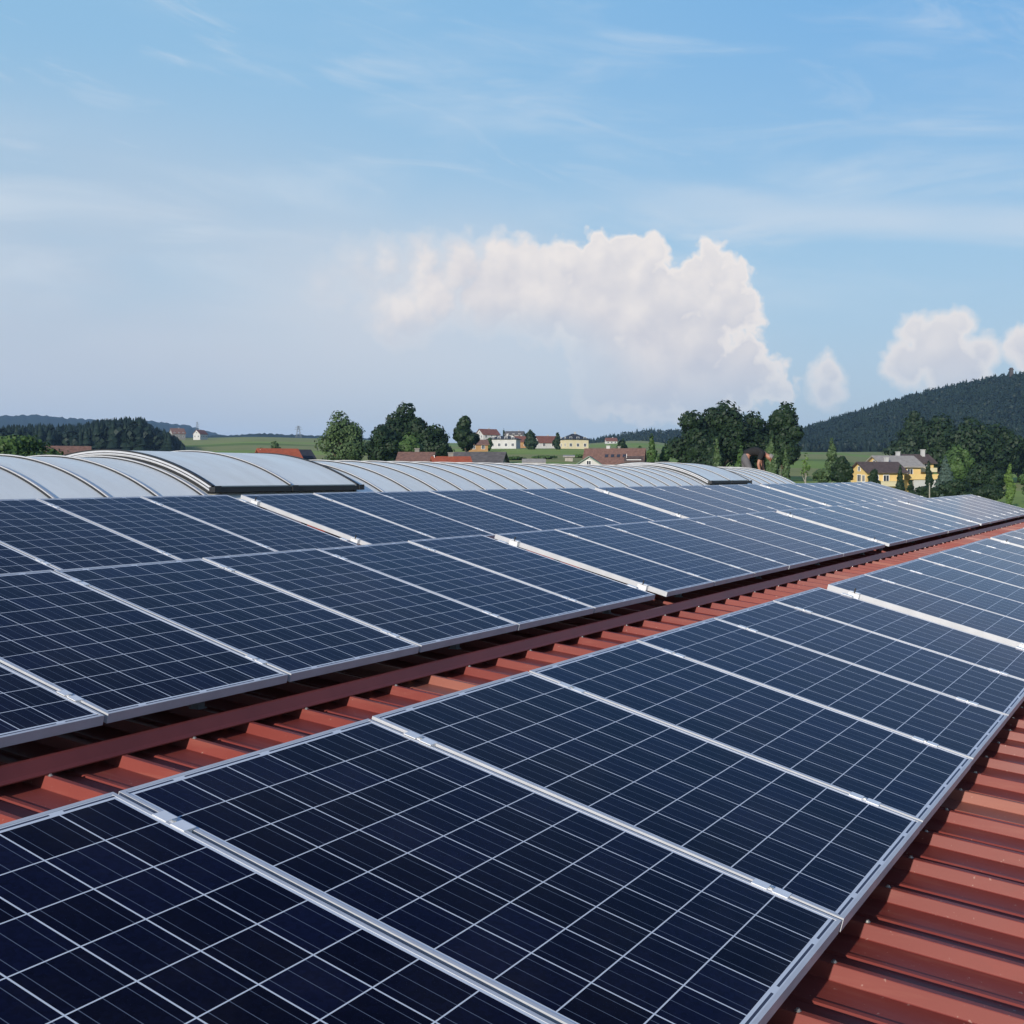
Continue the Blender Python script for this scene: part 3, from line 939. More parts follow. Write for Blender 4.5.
def gable_wall(b, L, D, h, rise, x0=0, y0=0, z0=0):
    """walls of a gabled block, ridge along x, local origin at the block's centre"""
    a, c = L / 2, D / 2
    b.box(x0 - a, x0 + a, y0 - c, y0 + c, z0 - 3.0, z0 + h)
    for s in (-1, 1):
        x = x0 + s * a
        x2 = x0 + s * (a - 0.25)
        p = [(x, y0 - c, z0 + h), (x, y0 + c, z0 + h), (x, y0, z0 + h + rise)]
        q = [(x2, y0 - c, z0 + h), (x2, y0 + c, z0 + h), (x2, y0, z0 + h + rise)]
        b.quad(*p); b.quad(*q); b.quad(p[0], q[0], q[2], p[2]); b.quad(p[1], q[1], q[2], p[2])


def gable_roof(b, L, D, h, rise, x0=0, y0=0, z0=0, eave=0.5, verge=0.5, th=0.22):
    a, c = L / 2 + verge, D / 2
    k = rise / c
    for s in (-1, 1):
        e = (y0 + s * (c + eave), z0 + h - k * eave)
        r = (y0, z0 + h + rise)
        lo = [(x0 - a, e[0], e[1] + 0.02), (x0 + a, e[0], e[1] + 0.02), (x0 + a, r[0], r[1] + 0.02), (x0 - a, r[0], r[1] + 0.02)]
        hi = [(p[0], p[1], p[2] + th) for p in lo]
        b.quad(*lo); b.quad(*hi)
        b.quad(lo[0], lo[1], hi[1], hi[0]); b.quad(lo[1], lo[2], hi[2], hi[1]); b.quad(lo[3], lo[0], hi[0], hi[3])


def hip_roof(b, L, D, h, rise, eave=0.6, inset=None, th=0.2):
    a, c = L / 2 + eave, D / 2 + eave
    r = max(0.4, a - c) if inset is None else inset
    z = h
    e = [(-a, -c, z), (a, -c, z), (a, c, z), (-a, c, z)]
    u = [(p[0], p[1], z + th) for p in e]
    t0, t1 = (-r, 0, z + rise), (r, 0, z + rise)
    b.quad(*e)
    for i in range(4):
        b.quad(e[i], e[(i + 1) % 4], u[(i + 1) % 4], u[i])
    b.quad(u[0], u[1], t1, t0); b.quad(u[2], u[3], t0, t1)
    b.quad(u[1], u[2], t1); b.quad(u[3], u[0], t0)


def chimney(parent, x, y, z0, z1, s=0.6, m='white_wall'):
    b = MB()
    b.box(x - s / 2, x + s / 2, y - s / 2, y + s / 2, z0, z1)
    b.box(x - s / 2 - 0.08, x + s / 2 + 0.08, y - s / 2 - 0.08, y + s / 2 + 0.08, z1, z1 + 0.12)
    return b.build('chimney', M[m], parent)


def simple_house(px, d, L, D, h, rise, turn, wall, roof, label, name='village_house', cat='house', group='houses around the hall', hip=False, base=None, wins=True,
                 chim=((0.2, 0.3),), storeys=1, chim_m='white_wall'):
    loc = spot(px, d)
    if base is not None:
        loc.z = base
    t = thing(name, label, cat, loc, facing(px, turn), group)
    b = MB()
    if hip:
        b.box(-L / 2, L / 2, -D / 2, D / 2, -3.0, h)
    else:
        gable_wall(b, L, D, h, rise)
    b.build('wall', M[wall], t)
    b = MB()
    if hip:
        hip_roof(b, L, D, h, rise)
    else:
        gable_roof(b, L, D, h, rise)
    rf = b.build('roof', M[roof], t)
    for (u, v) in chim:
        chimney(rf, u * L, v * D, h, h + rise + 0.7, 0.7, chim_m)
    if wins:
        nst = storeys
        for st in range(nst):
            z = 0.9 + st * 2.8
            k = max(2, int(L / 3))
            for i in range(k):
                window(t, (-L / 2 + L * (i + 0.5) / k, -D / 2, z), (0, -1, 0), 1.1, 1.3)
            for i in range(2):
                window(t, (-L / 2, -D / 4 + D / 2 * i, z), (-1, 0, 0), 1.0, 1.3)
        if not hip:
            window(t, (-L / 2, 0, h + rise * 0.18), (-1, 0, 0), 0.9, 1.1)
    return t


def zrow(px, y, d):
    return alt(px, y, d)


# yellow house with several wings, right of the middle
yh = spot(884, 250)
yb = alt(884, 487, 250)
t = thing('yellow_house', 'large yellow house with dark and grey gabled wings, balcony and white garage', 'house', (yh.x, yh.y, yb), facing(884, 32), None)
wb = MB()
gable_wall(wb, 8.4, 6.6, 2.9, 1.75, -3.6, -3.2, 0.3)
gable_wall(wb, 8.8, 7.4, 4.4, 1.9, 2.8, 1.2, 0.0)
gable_wall(wb, 7.0, 5.4, 5.2, 1.5, 9.4, 4.0, 0.0)
wb.build('wall', M['yellow_wall'], t)
b = MB(); gable_roof(b, 8.4, 6.6, 2.9, 1.75, -3.6, -3.2, 0.3, 0.8, 0.7)
rf = tag(b.build('roof', M['dark_tile'], t), 'dark brown roof of the low left wing'); chimney(rf, -1.0, -2.4, 3.8, 6.0, 0.7)
b = MB(); gable_roof(b, 8.8, 7.4, 4.4, 1.9, 2.8, 1.2, 0.0, 0.8, 0.7)
rf = tag(b.build('roof', M['light_tile'], t), 'light grey roof of the middle wing'); chimney(rf, 4.8, 2.4, 5.0, 7.3, 0.7)
b = MB(); gable_roof(b, 7.0, 5.4, 5.2, 1.5, 9.4, 4.0, 0.0, 0.7, 0.6)
rf = tag(b.build('roof', M['dark_tile'], t), 'dark roof of the tall back wing'); chimney(rf, 11.6, 3.4, 6.0, 7.8, 0.7)
for (p, n, ww, hh) in (((-7.8, -3.2, 1.2), (-1, 0, 0), 1.3, 1.3), ((-7.8, -4.9, 1.2), (-1, 0, 0), 0.9, 1.2), ((-7.8, -3.2, 3.35), (-1, 0, 0), 0.8, 0.8),
                     ((-1.6, 1.2, 4.5), (-1, 0, 0), 0.9, 1.0), ((-6.0, -6.5, 1.2), (0, -1, 0), 1.2, 1.2), ((-3.6, -6.5, 1.2), (0, -1, 0), 1.2, 1.2),
                     ((2.4, -2.5, 2.4), (0, -1, 0), 1.2, 1.3), ((4.6, -2.5, 2.4), (0, -1, 0), 1.2, 1.3),
                     ((9.0, 1.3, 3.9), (0, -1, 0), 1.1, 1.2), ((11.2, 1.3, 3.9), (0, -1, 0), 1.1, 1.2)):
    window(t, p, n, ww, hh)
b = MB()
b.box(3.4, 10.6, -4.6, -2.52, 1.55, 1.75)
b.box(3.4, 10.6, -4.6, -4.45, 1.75, 2.65)
b.box(3.4, 3.55, -4.45, -2.52, 1.75, 2.65)
b.box(10.45, 10.6, -4.45, 1.0, 1.75, 2.65)
b.box(7.22, 10.45, -2.52, 1.28, 1.55, 1.75)
tag(b.build('balcony', M['yellow_wall'], t), 'yellow balcony of the middle wing')
b = MB(); b.box(7.3, 12.8, -0.2, 1.28, 3.1, 3.25); b.box(7.3, 12.8, -0.2, -0.08, 3.25, 4.0)
b.build('balcony', M['pale_yellow_wall'], t)
b = MB(); b.box(4.4, 10.0, -4.3, -2.55, -2.6, 1.5)
tag(b.build('garage', M['white_wall'], t), 'white garage under the balcony')
b = MB(); b.box(-5.4, -0.6, -7.6, -6.52, 0.2, 1.15); b.box(-5.6, -0.4, -7.7, -7.6, 1.15, 1.25)
b.build('veranda', M['pale_yellow_wall'], t)

# village on the rise behind the meadow
simple_house(505, 520, 12.0, 8, 3.9, 1.7, -14, 'white_wall', 'black_tile', 'white two storey village house with dark hip roof left of the cone tree', hip=True, storeys=2, chim=((0.1, 0.0),))
simple_house(524, 560, 9, 7, 3.0, 2.4, 10, 'ochre_wall', 'red_tile', 'ochre village house with red roof behind the cone shaped tree', storeys=1)
simple_house(546, 530, 8.5, 7, 2.6, 2.7, 20, 'white_wall', 'red_tile', 'low red roofed village house between two dark trees', storeys=1)
simple_house(574, 520, 10.2, 8.5, 3.9, 2.7, 24, 'pale_yellow_wall', 'black_tile', 'pale yellow village house with dark hip roof at the village end', hip=True, storeys=2, chim=((0.05, 0.0),))
simple_house(488, 640, 10, 8, 5.5, 2.8, 30, 'white_wall', 'red_tile', 'distant house with red gable at the left end of the village', storeys=2, base=alt(488, 445, 640))
simple_house(515, 680, 10, 8, 4.5, 2.0, -10, 'white_wall', 'grey_tile', 'white distant house peeping above the village roofs', storeys=2, base=alt(515, 443, 680))
simple_house(477, 430, 7, 6, 2.5, 1.6, 10, 'ochre_wall', 'brown_tile', 'low ochre shed under the lone dark oval tree', 'garden_shed', 'shed', chim=(), storeys=1)
simple_house(611, 980, 9, 7, 2.8, 2.4, 10, 'white_wall', 'red_tile', 'small red roofed farmhouse alone on the far meadow', 'farmhouse', storeys=1, base=alt(611, 444.5, 980))
# far left hamlet
simple_house(178, 1080, 11, 8, 4.2, 4.2, 20, 'grey_wall', 'brown_tile', 'far grey house with brown roof at the wood edge', 'farmhouse', storeys=2, base=alt(178, 438.5, 1080))
simple_house(201, 1050, 9, 7, 3.6, 3.2, 50, 'white_wall', 'red_tile', 'far white house with red roof on the left meadow crest', 'farmhouse', storeys=1, base=alt(201, 438.5, 1050))
# nearer roofs just above the skylight
simple_house(66, 210, 6.6, 6, 3.0, 1.7, 0, 'white_wall', 'brown_tile', 'reddish brown roof beside the low round tree at left', 'barn', 'barn', chim=(), base=alt(66, 447.5, 210) - 4.7, wins=False)
simple_house(278, 200, 5.6, 6, 3.0, 1.4, 12, 'white_wall', 'orange_tile', 'bright orange roof in front of the field shrubs', chim=(), base=alt(278, 450, 200) - 4.4, wins=True)
simple_house(301, 205, 2.6, 4, 3.0, 1.2, 20, 'grey_wall', 'black_tile', 'small dark roofed annex right of the orange roof', 'annex', 'annex', chim=(), base=alt(301, 451, 205) - 4.2, wins=True)
simple_house(417, 190, 4.9, 6, 3.0, 1.6, -8, 'white_wall', 'brown_tile', 'brown red roof with small chimney under the dark trees', chim=((0.0, 0.1),), base=alt(417, 453.5, 190) - 4.6, chim_m='grey_wall')
simple_house(451, 175, 4.8, 5, 3.0, 1.0, 6, 'white_wall', 'orange_tile', 'orange roof with grey vent left of the barn roof', chim=((0.0, 0.05),), base=alt(451, 458, 175) - 4.0, chim_m='grey_wall')
simple_house(480, 200, 8.0, 7, 3.0, 1.7, -10, 'grey_wall', 'grey_tile', 'weathered grey barn roof below the lone dark tree', 'barn', 'barn', chim=(), base=alt(480, 453.3, 200) - 4.7, wins=False)
simple_house(534, 230, 3.6, 3, 2.2, 0.6, 0, 'grey_wall', 'light_tile', 'tiny flat grey shed roof at the skylight edge', 'garden_shed', 'shed', chim=(), base=alt(534, 460, 230) - 2.8, wins=False)
simple_house(569, 290, 1.9, 2.2, 1.35, 0.25, 0, 'light_tile', 'light_tile', 'small plain grey hut on the meadow by the hedge', 'hut', 'hut', chim=(), base=alt(569, 456, 290) - 1.6, wins=False)
# long brown farm with a small green gabled wing
fx = spot(615, 260)
fb = alt(615, 449.5, 260) - 6.5
t = thing('farmhouse', 'long farmhouse with brown tiled roof and a small green gabled wing', 'farmhouse', (fx.x, fx.y, fb), facing(615, -6), None)
b = MB(); gable_wall(b, 12.6, 8, 3.6, 2.9); b.build('wall', M['white_wall'], t)
b = MB(); gable_roof(b, 12.6, 8, 3.6, 2.9, eave=0.9)
rf = tag(b.build('roof', M['brown_tile'], t), 'long brown tiled roof')
chimney(rf, -1.5, 0.3, 5.0, 7.2, 0.8); chimney(rf, 0.9, 0.3, 5.0, 7.1, 0.6, 'grey_wall')
for x in (-1.6, -0.3, 1.0, 2.3):
    bb = MB(); kk = 2.9 / 4
    y = -2.4
    Mx = Matrix.Translation((x, y, 3.6 + kk * 1.6 + 0.27)) @ Matrix.Rotation(math.atan(kk), 4, 'X')
    bb.box(-0.35, 0.35, -0.5, 0.5, 0, 0.08, Mx)
    bb.build('skylight', M['glass'], rf)
b = MB()
Mx = Matrix.Translation((-5.0, -4.6, 0)) @ Matrix.Rotation(R(90), 4, 'Z')
w2 = MB(); gable_wall(w2, 3.6, 5.4, 3.0, 1.7); w2.v = [tuple(Mx @ Vector(v)) for v in w2.v]
w2.build('wing_wall', M['white_wall'], t)
w3 = MB(); gable_roof(w3, 3.6, 5.4, 3.0, 1.7, eave=0.7); w3.v = [tuple(Mx @ Vector(v)) for v in w3.v]
tag(w3.build('wing_roof', M['green_trim'], t), 'grey green roof of the small wing')
window(t, (-5.0, -6.4, 3.1), (0, -1, 0), 0.9, 0.8)
window(t, (-6.2, -6.4, 1.6), (0, -1, 0), 0.9, 1.0); window(t, (-3.8, -6.4, 1.6), (0, -1, 0), 0.9, 1.0)
window(t, (5.2, -4.0, 1.2), (0, -1, 0), 1.1, 1.2); window(t, (2.8, -4.0, 1.2), (0, -1, 0), 1.1, 1.2)
simple_house(634, 215, 2.6, 2.4, 2.0, 0.7, 0, 'white_wall', 'dark_tile', 'white dormer like shed with dark roof right of the brown farm', 'garden_shed', 'shed', chim=(), base=alt(634, 457.5, 215) - 2.7)


# tower on the hill, masts on the left fields
tp = spot(1010, 1335)
tz = alt(1010, 376, 1335)
t = thing('lookout_tower', 'small lookout tower standing on the crest of the wooded hill', 'tower', (tp.x, tp.y, tz - 14), facing(1010, 20))
b = MB(); b.box(-1.7, 1.7, -1.7, 1.7, 0, 20); b.build('shaft', M['stone'], t)
b = MB(); b.box(-2.2, 2.2, -2.2, 2.2, 20.02, 21.0); b.box(-1.5, 1.5, -1.5, 1.5, 21.0, 22.4); b.build('parapet', M['stone'], t)


def lattice_mast(px, d, top, base_y, label, s=3.0):
    p = spot(px, d)
    z0 = alt(px, base_y, d)
    H = alt(px, top, d) - z0
    t = thing('power_pylon', label, 'pylon', (p.x, p.y, z0), facing(px, 15))
    b = MB()
    cs = [(-1, -1), (1, -1), (1, 1), (-1, 1)]
    lv = [0, .25, .45, .62, .76, .88, 1.0]
    rad = lambda k: s * (1 - 0.85 * lv[k])
    for k in range(len(lv) - 1):
        for i in range(4):
            a, c = cs[i], cs[(i + 1) % 4]
            p0 = (a[0] * rad(k), a[1] * rad(k), H * lv[k]); p1 = (a[0] * rad(k + 1), a[1] * rad(k + 1), H * lv[k + 1])
            q1 = (c[0] * rad(k + 1), c[1] * rad(k + 1), H * lv[k + 1])
            b.tube([p0, p1], [0.22, 0.22], 4); b.tube([p0, q1], [0.12, 0.12], 4)
    b.build('lattice', M['mast'], t)
    b = MB()
    for z, l in ((0.70, 5.0), (0.84, 4.0), (0.95, 2.6)):
        b.tube([(-l, 0, H * z), (0, 0, H * z + 0.5), (l, 0, H * z)], [0.15, 0.25, 0.15], 4)
    b.build('crossarm', M['mast'], t)


lattice_mast(299, 1500, 426, 438, 'lattice power pylon on the meadow crest left of the willow')
lattice_mast(198, 2450, 422, 437, 'far lattice pylon above the left hamlet', 3.5)
# a plain lamp pole in front of the yellow house
p = spot(929.5, 150)
t = thing('wooden_pole', 'thin pale pole standing before the yellow house garage', 'pole', (p.x, p.y, alt(929.5, 510, 150)))
b = MB(); b.tube([(0, 0, 0), (0, 0, alt(929.5, 483, 150) - alt(929.5, 510, 150))], [0.09, 0.07], 8); b.build('post', M['pale_bark'], t)
b = MB(); b.box(-0.35, 0.35, -0.06, 0.06, alt(929.5, 484.5, 150) - alt(929.5, 510, 150), alt(929.5, 484, 150) - alt(929.5, 510, 150)); b.build('crossbar', M['pale_bark'], t)

# ------------------------------------------------------------------ the hall and its red roof
RS = 0.1057                                  # roof slope
RIB, PITCHX = 0.045, 0.3333
Z_RIB0 = EYE - 1.462                          # rib tops at y = 0
RIDGE_Y = 10.85
XR0, XR1 = -9.85, 33.5


def ribz(y):
    return Z_RIB0 + RS * (y if y <= RIDGE_Y else 2 * RIDGE_Y - y)


hall = thing('hall_building', 'hall under a red ribbed metal roof carrying the solar panels', 'building', (0, 0, 0))
prof = []
nrib = int((XR1 - XR0) / PITCHX)
X_RIBS = []
for k in range(nrib):
    x = XR0 + k * PITCHX
    X_RIBS.append(x + 0.032)
    prof += [(x + 0.012, 0.0), (x + 0.014, 0.002), (x + 0.021, RIB - 0.002), (x + 0.0225, RIB), (x + 0.043, RIB), (x + 0.046, RIB - 0.002), (x + 0.064, 0.0),
             (x + 0.178, 0.0), (x + 0.186, 0.008), (x + 0.204, 0.008), (x + 0.212, 0.0)]
prof.append((XR0 + nrib * PITCHX, 0.0))
b = MB()
ys = [-9.0, -4.0, 0.0, 4.0, 8.0, RIDGE_Y]
for y0, y1 in zip(ys, ys[1:]):
    b.extrude(prof, lambda u, v, y=y0: (u, y, ribz(y) - RIB + v), lambda u, v, y=y1: (u, y, ribz(y) - RIB + v))
b.extrude(prof, lambda u, v: (u, RIDGE_Y, ribz(RIDGE_Y) - RIB + v), lambda u, v: (u, 22.0, ribz(22.0) - RIB + v))
roof = b.build('roof', M['roof'], hall, fixn=False)
b = MB()
b.box(XR0 + 0.3, XR1 - 0.3, -8.6, 21.6, 0, ribz(-8.6) - 0.2)
b.build('wall', M['hall_wall'], hall)
b = MB()
for x in (XR0, XR1 - 0.05):
    for y0, y1 in ((-9.0, RIDGE_Y), (RIDGE_Y, 22.0)):
        b.quad((x, y0, ribz(y0) + 0.02), (x, y1, ribz(y1) + 0.02), (x, y1, ribz(y1) - 0.35), (x, y0, ribz(y0) - 0.35))
b.build('verge_flashing', M['guard'], hall)


def screw_mesh():
    b = MB()
    b.tube([(0, 0, 0), (0, 0, 0.002)], [0.009, 0.009], 10)
    b.tube([(0, 0, 0.002), (0, 0, 0.007)], [0.0055, 0.005], 6)
    return b.mesh('screw', M['screw'], fixn=True)


SCREW = screw_mesh()
# snow guard rail lying on the rib tops between the two rows
GY = 3.735
guard = thing('snow_guard', 'long dark red snow guard rail lying along the roof between the panel rows', 'snow guard', (0, GY, ribz(GY)))
gx0, gx1 = -4.0, 33.2
gp = [(-0.032, 0.001), (-0.032, 0.005), (-0.018, 0.014), (0.010, 0.050), (0.026, 0.052), (0.026, 0.046), (0.014, 0.044), (-0.008, 0.012), (0.085, 0.007), (0.085, 0.003)]  # wide rear flange added to the profile to shade the pans beneath
b = MB()
b.extrude(gp, lambda u, v: (gx0, u, v + u * RS), lambda u, v: (gx1, u, v + u * RS), closed=True)
b.build('rail', M['guard'], guard)
for k, x in enumerate(X_RIBS):
    if gx0 < x < gx1 and k % 2 == 0:
        if x > 2.0:
            link('screw', SCREW, guard, (x, -0.046, -0.046 * RS))
# roof screws in sight (on the rib tops and pans)
for y in (3.05, 0.925):
    for k, x in enumerate(X_RIBS):
        if (y > 2 and 2.2 < x < 18 and k % 2) or (y < 2 and 2.6 < x < 11.0):
            link('screw', SCREW, roof, (x + (0.09 if y > 2 else 0.0), y + RNG.uniform(-.02, .02), ribz(y) - (RIB if y > 2 else 0)))

# ------------------------------------------------------------------ solar panels
TILT = 0.2505
PW_, PL_, PT_ = 0.992, 1.650, 0.040
STEP = 1.012
ROWS = {'front': (2.468, -0.799, TILT, [(1.087, 7), (8.377, 7), (15.667, 7)]),
        'middle': (5.384, -0.494, TILT + 0.011, [(1.160, 7), (8.450, 7), (15.740, 7), (23.030, 8)]),
        'back': (8.287, -0.184, TILT + 0.024, [(1.260, 7), (8.510, 7), (15.800, 7), (23.150, 9)])}


def panel_meshes():
    b = MB()
    w_, l_, f_, t_ = PW_, PL_, 0.0115, PT_
    z0, z1 = -t_, 0.0
    b.box(0, w_, 0, f_, z0, z1)
    b.box(0, w_, l_ - f_, l_, z0, z1)
    b.box(0, f_, f_, l_ - f_, z0, z1)
    b.box(w_ - f_, w_, f_, l_ - f_, z0, z1)
    fr = b.mesh('frame', M['alu'], fixn=True)
    g = MB()
    g.box(f_, w_ - f_, f_, l_ - f_, -0.0075, -0.0015)
    gl = g.mesh('cell_sheet', M['cells'], fixn=True)
    return fr, gl


FRAME, SHEET = panel_meshes()
ROWNAME = {'front': 'front row', 'middle': 'middle row', 'back': 'back row by the skylight'}
ORD = ['first', 'second', 'third', 'fourth', 'fifth', 'sixth', 'seventh', 'eighth', 'ninth']
BLK = {3: ['nearest', 'second', 'farthest'], 4: ['nearest', 'second', 'third', 'farthest']}
proto = None
clamp_proto = {}


def slope_frame(y, z, tilt):
    """matrix of a panel row: x along the row, y up the slope from the lower edge, z its normal"""
    return Matrix.Translation((0, y - PL_ * math.cos(tilt), EYE + z - PL_ * math.sin(tilt))) @ Matrix.Rotation(tilt, 4, 'X')


def mid_clamp_mesh():
    b = MB()
    b.box(-0.019, 0.019, -0.055, -0.008, 0.0008, 0.004)
    b.box(-0.019, 0.019, 0.008, 0.055, 0.0008, 0.004)
    b.box(-0.0085, 0.0085, -0.008, 0.008, 0.0002, 0.002)
    b.box(-0.008, 0.008, -0.055, 0.055, -0.045, 0.0006)
    return b.mesh('clamp', M['alu_white'], fixn=True)


def end_clamp_mesh():
    b = MB()
    b.box(-0.040, -0.0015, -0.04, 0.04, -0.045, -0.002)
    b.box(-0.030, 0.010, -0.04, 0.04, 0.0008, 0.005)
    return b.mesh('clamp', M['alu_white'], fixn=True)


def bolt_mesh():
    b = MB()
    b.tube([(0, 0, -0.003), (0, 0, 0.001)], [0.0065, 0.0065], 6)
    return b.mesh('bolt', M['screw'], fixn=True)


def end_bolt_mesh():
    b = MB()
    b.tube([(-0.028, 0, -0.03), (-0.028, 0, 0.035)], [0.006, 0.006], 6)
    return b.mesh('bolt', M['dark_steel'], fixn=True)


MIDC, ENDC, BOLT, EBOLT = mid_clamp_mesh(), end_clamp_mesh(), bolt_mesh(), end_bolt_mesh()
for row, (ry, rz, tilt, blocks) in ROWS.items():
    SF = slope_frame(ry, rz, tilt)
    for bi, (bx, n) in enumerate(blocks):
        bname = BLK[len(blocks)][bi]
        for i in range(n):
            if proto is None:
                o = thing('solar_panel', 'x', 'solar panel', group='dark blue solar panels in three rows')
                link('frame', FRAME, o)
                link('cell_sheet', SHEET, o)
                proto = o
            else:
                o = proto.copy(); C.objects.link(o)
                for ch in (FRAME, SHEET):
                    link('frame' if ch is FRAME else 'cell_sheet', ch, o)
            jit = Matrix.Translation((RNG.uniform(-.002, .002), RNG.uniform(-.003, .003), RNG.uniform(-.0006, .0006))) @ Matrix.Rotation(R(RNG.gauss(0, .07)), 4, 'X') @ Matrix.Rotation(R(RNG.gauss(0, .035)), 4, 'Y')
            o.matrix_world = SF @ Matrix.Translation((bx + i * STEP, 0, 0)) @ jit
            k = n - 1 - i
            o['label'] = f'{ORD[k]} solar panel from the right end of the {bname} block, {ROWNAME[row]}'
            o['group'] = 'dark blue solar panels in three rows'
        # the rack that carries this block
        x1 = bx + (n - 1) * STEP + PW_
        rk = thing('mounting_rack', f'aluminium rack carrying the {bname} block of the {ROWNAME[row]}', 'rack', group='racks under the solar panels')
        rk.matrix_world = SF @ Matrix.Translation((bx, 0, 0))
        for v in (0.21, PL_ - 0.21):
            b = MB()
            b.box(-0.09, x1 - bx + 0.09, v - 0.02, v + 0.02, -PT_ - 0.045, -PT_ - 0.003)
            b.build('rail', M['alu_white'], rk)
            for i in range(n + 1):
                if i == 0 or i == n:
                    c = link('clamp', ENDC, rk, (0 if i == 0 else x1 - bx, v, 0))
                    if i == n:
                        c.rotation_euler = (0, 0, math.pi)
                    if i == 0:
                        link('bolt', EBOLT, c)
                else:
                    c = link('clamp', MIDC, rk, (i * STEP - (STEP - PW_) / 2, v, 0))
                    link('bolt', BOLT, c, (0, 0, 0.005))
        inv = rk.matrix_world.inverted()
        for xk in [x for k, x in enumerate(X_RIBS) if bx + 0.1 < x < x1 - 0.1][1::6]:
            for v in (0.21, PL_ - 0.21):
                p = rk.matrix_world @ Vector((xk - bx, v, -PT_ - 0.045))
                zb = ribz(p.y)
                if p.z - zb < 0.02:
                    continue
                b = MB()
                b.box(xk - 0.02, xk + 0.02, p.y - 0.02, p.y + 0.02, zb + 0.004, p.z)
                b.box(xk - 0.024, xk + 0.024, p.y - 0.03, p.y + 0.03, zb + 0.001, zb + 0.006)
                b.v = [tuple(inv @ Vector(q)) for q in b.v]
                b.build('post', M['mast'], rk)

# ------------------------------------------------------------------ barrel skylight along the ridge
VY, VW, VR = 10.80, 1.74, 3.28               # axis, half width, radius
VZ = EYE + 0.190 - VR                          # centre of the arc
VX0, VX1 = -1.0, 28.5
A_MAX = math.asin(VW / VR)


def arc(r, a):
    return VY - r * math.sin(a), VZ + r * math.cos(a)


def vault_band(b, x0, x1, r0, r1, a0=-A_MAX, a1=A_MAX, n=36):
    """curved slab between two radii and two x stations"""
    prof = [(r1, a0 + (a1 - a0) * k / n) for k in range(n + 1)] + [(r0, a1 + (a0 - a1) * k / n) for k in range(n + 1)]
    pA = [(x0, *arc(r, a)) for r, a in prof]
    pB = [(x1, *arc(r, a)) for r, a in prof]
    i = len(b.v)
    m = len(prof)
    b.v += pA + pB
    for k in range(m):
        k2 = (k + 1) % m
        b.f.append((i + k, i + k2, i + m + k2, i + m + k)); b.mi.append(b.cur)
    for base, flip in ((i, 0), (i + m, 1)):
        for k in range(n):
            f = (base + k, base + k + 1, base + m - 2 - k, base + m - 1 - k)
            b.f.append(f if flip else tuple(reversed(f))); b.mi.append(b.cur)


sk = thing('barrel_skylight', 'long arched skylight of pale translucent sheets along the roof ridge', 'skylight', (0, 0, 0))
b = MB(); vault_band(b, VX0, VX1, VR - 0.02, VR)
b.build('glazing', M['poly'], sk, smooth=False)
HATCH = [(9.05, 11.42), (22.65, 25.05)]
b = MB()
zc0 = arc(VR, A_MAX)[1]
for s in (-1, 1):
    y = VY + s * (VW + 0.03)
    b.box(VX0 - 0.05, VX1 + 0.05, y - 0.06, y + 0.06, ribz(y) - 0.08, zc0 + 0.03)
b.build('curb', M['alu_white'], sk)
RS0 = 0.585
x = VX0
while x < VX1 + 0.01:
    if not any(h0 - 0.05 < x < h1 + 0.05 for h0, h1 in HATCH):
        b = MB(); vault_band(b, x - 0.014, x + 0.008, VR + 0.001, VR + 0.021)
        rb = b.build('rib', M['alu'], sk)
        b = MB(); vault_band(b, x - 0.034, x - 0.0145, VR + 0.001, VR + 0.011)
        b.build('seal', M['dark_steel'], rb)
    x += RS0
b = MB()
n = 24
for xx in (VX1, VX0):
    pts = [(xx, *arc(VR - 0.02, -A_MAX + 2 * A_MAX * k / n)) for k in range(n + 1)]
    b.quad(*pts)
b.build('end_panel', M['poly'], sk)
HA = 0.487
for hx0, hx1 in HATCH:
    hb = MB()
    vault_band(hb, hx0 + 0.05, hx1 - 0.05, VR + 0.070, VR + 0.085, -HA, HA - 0.004)
    h = tag(hb.build('hatch', M['poly'], sk), 'raised arched vent hatch with dark lower bar')
    for xa in (hx0, hx1 - 0.05):
        f = MB()
        vault_band(f, xa, xa + 0.05, VR + 0.030, VR + 0.080, -HA, HA)
        vault_band(f, xa - 0.010, xa - 0.0005, VR + 0.040, VR + 0.052, -HA, HA)
        f.build('hatch_frame', M['alu'], h)
        g = MB(); vault_band(g, xa - 0.004, xa - 0.0005, VR + 0.0525, VR + 0.060, -HA, HA); g.build('gasket', M['dark_steel'], h)
        g = MB(); vault_band(g, xa + 0.003, xa + 0.047, VR + 0.0805, VR + 0.095, -HA, HA); g.build('gasket', M['dark_steel'], h)
        g = MB(); vault_band(g, xa - 0.012, xa + 0.047, VR + 0.002, VR + 0.0290, -HA, HA); g.build('gasket', M['dark_steel'], h)
    xm = (hx0 + hx1) / 2
    f = MB(); vault_band(f, xm - 0.014, xm + 0.008, VR + 0.0855, VR + 0.104, -HA, HA - 0.002)
    f.build('hatch_rib', M['alu'], h)
    g = MB(); vault_band(g, xm - 0.034, xm - 0.0145, VR + 0.0855, VR + 0.095, -HA, HA - 0.002)
    g.build('gasket', M['dark_steel'], h)
    yb_, zb_ = arc(VR + 0.062, HA + 0.006)
    g = MB()
    g.box(hx0 - 0.01, hx1 + 0.01, yb_ - 0.05, yb_ + 0.025, zb_ - 0.030, zb_ + 0.024)
    for xa in (hx0 + 0.03, xm, hx1 - 0.03):
        g.box(xa - 0.045, xa + 0.045, yb_ - 0.060, yb_ - 0.0502, zb_ - 0.028, zb_ + 0.034)
    g.build('closing_bar', M['dark_steel'], h)


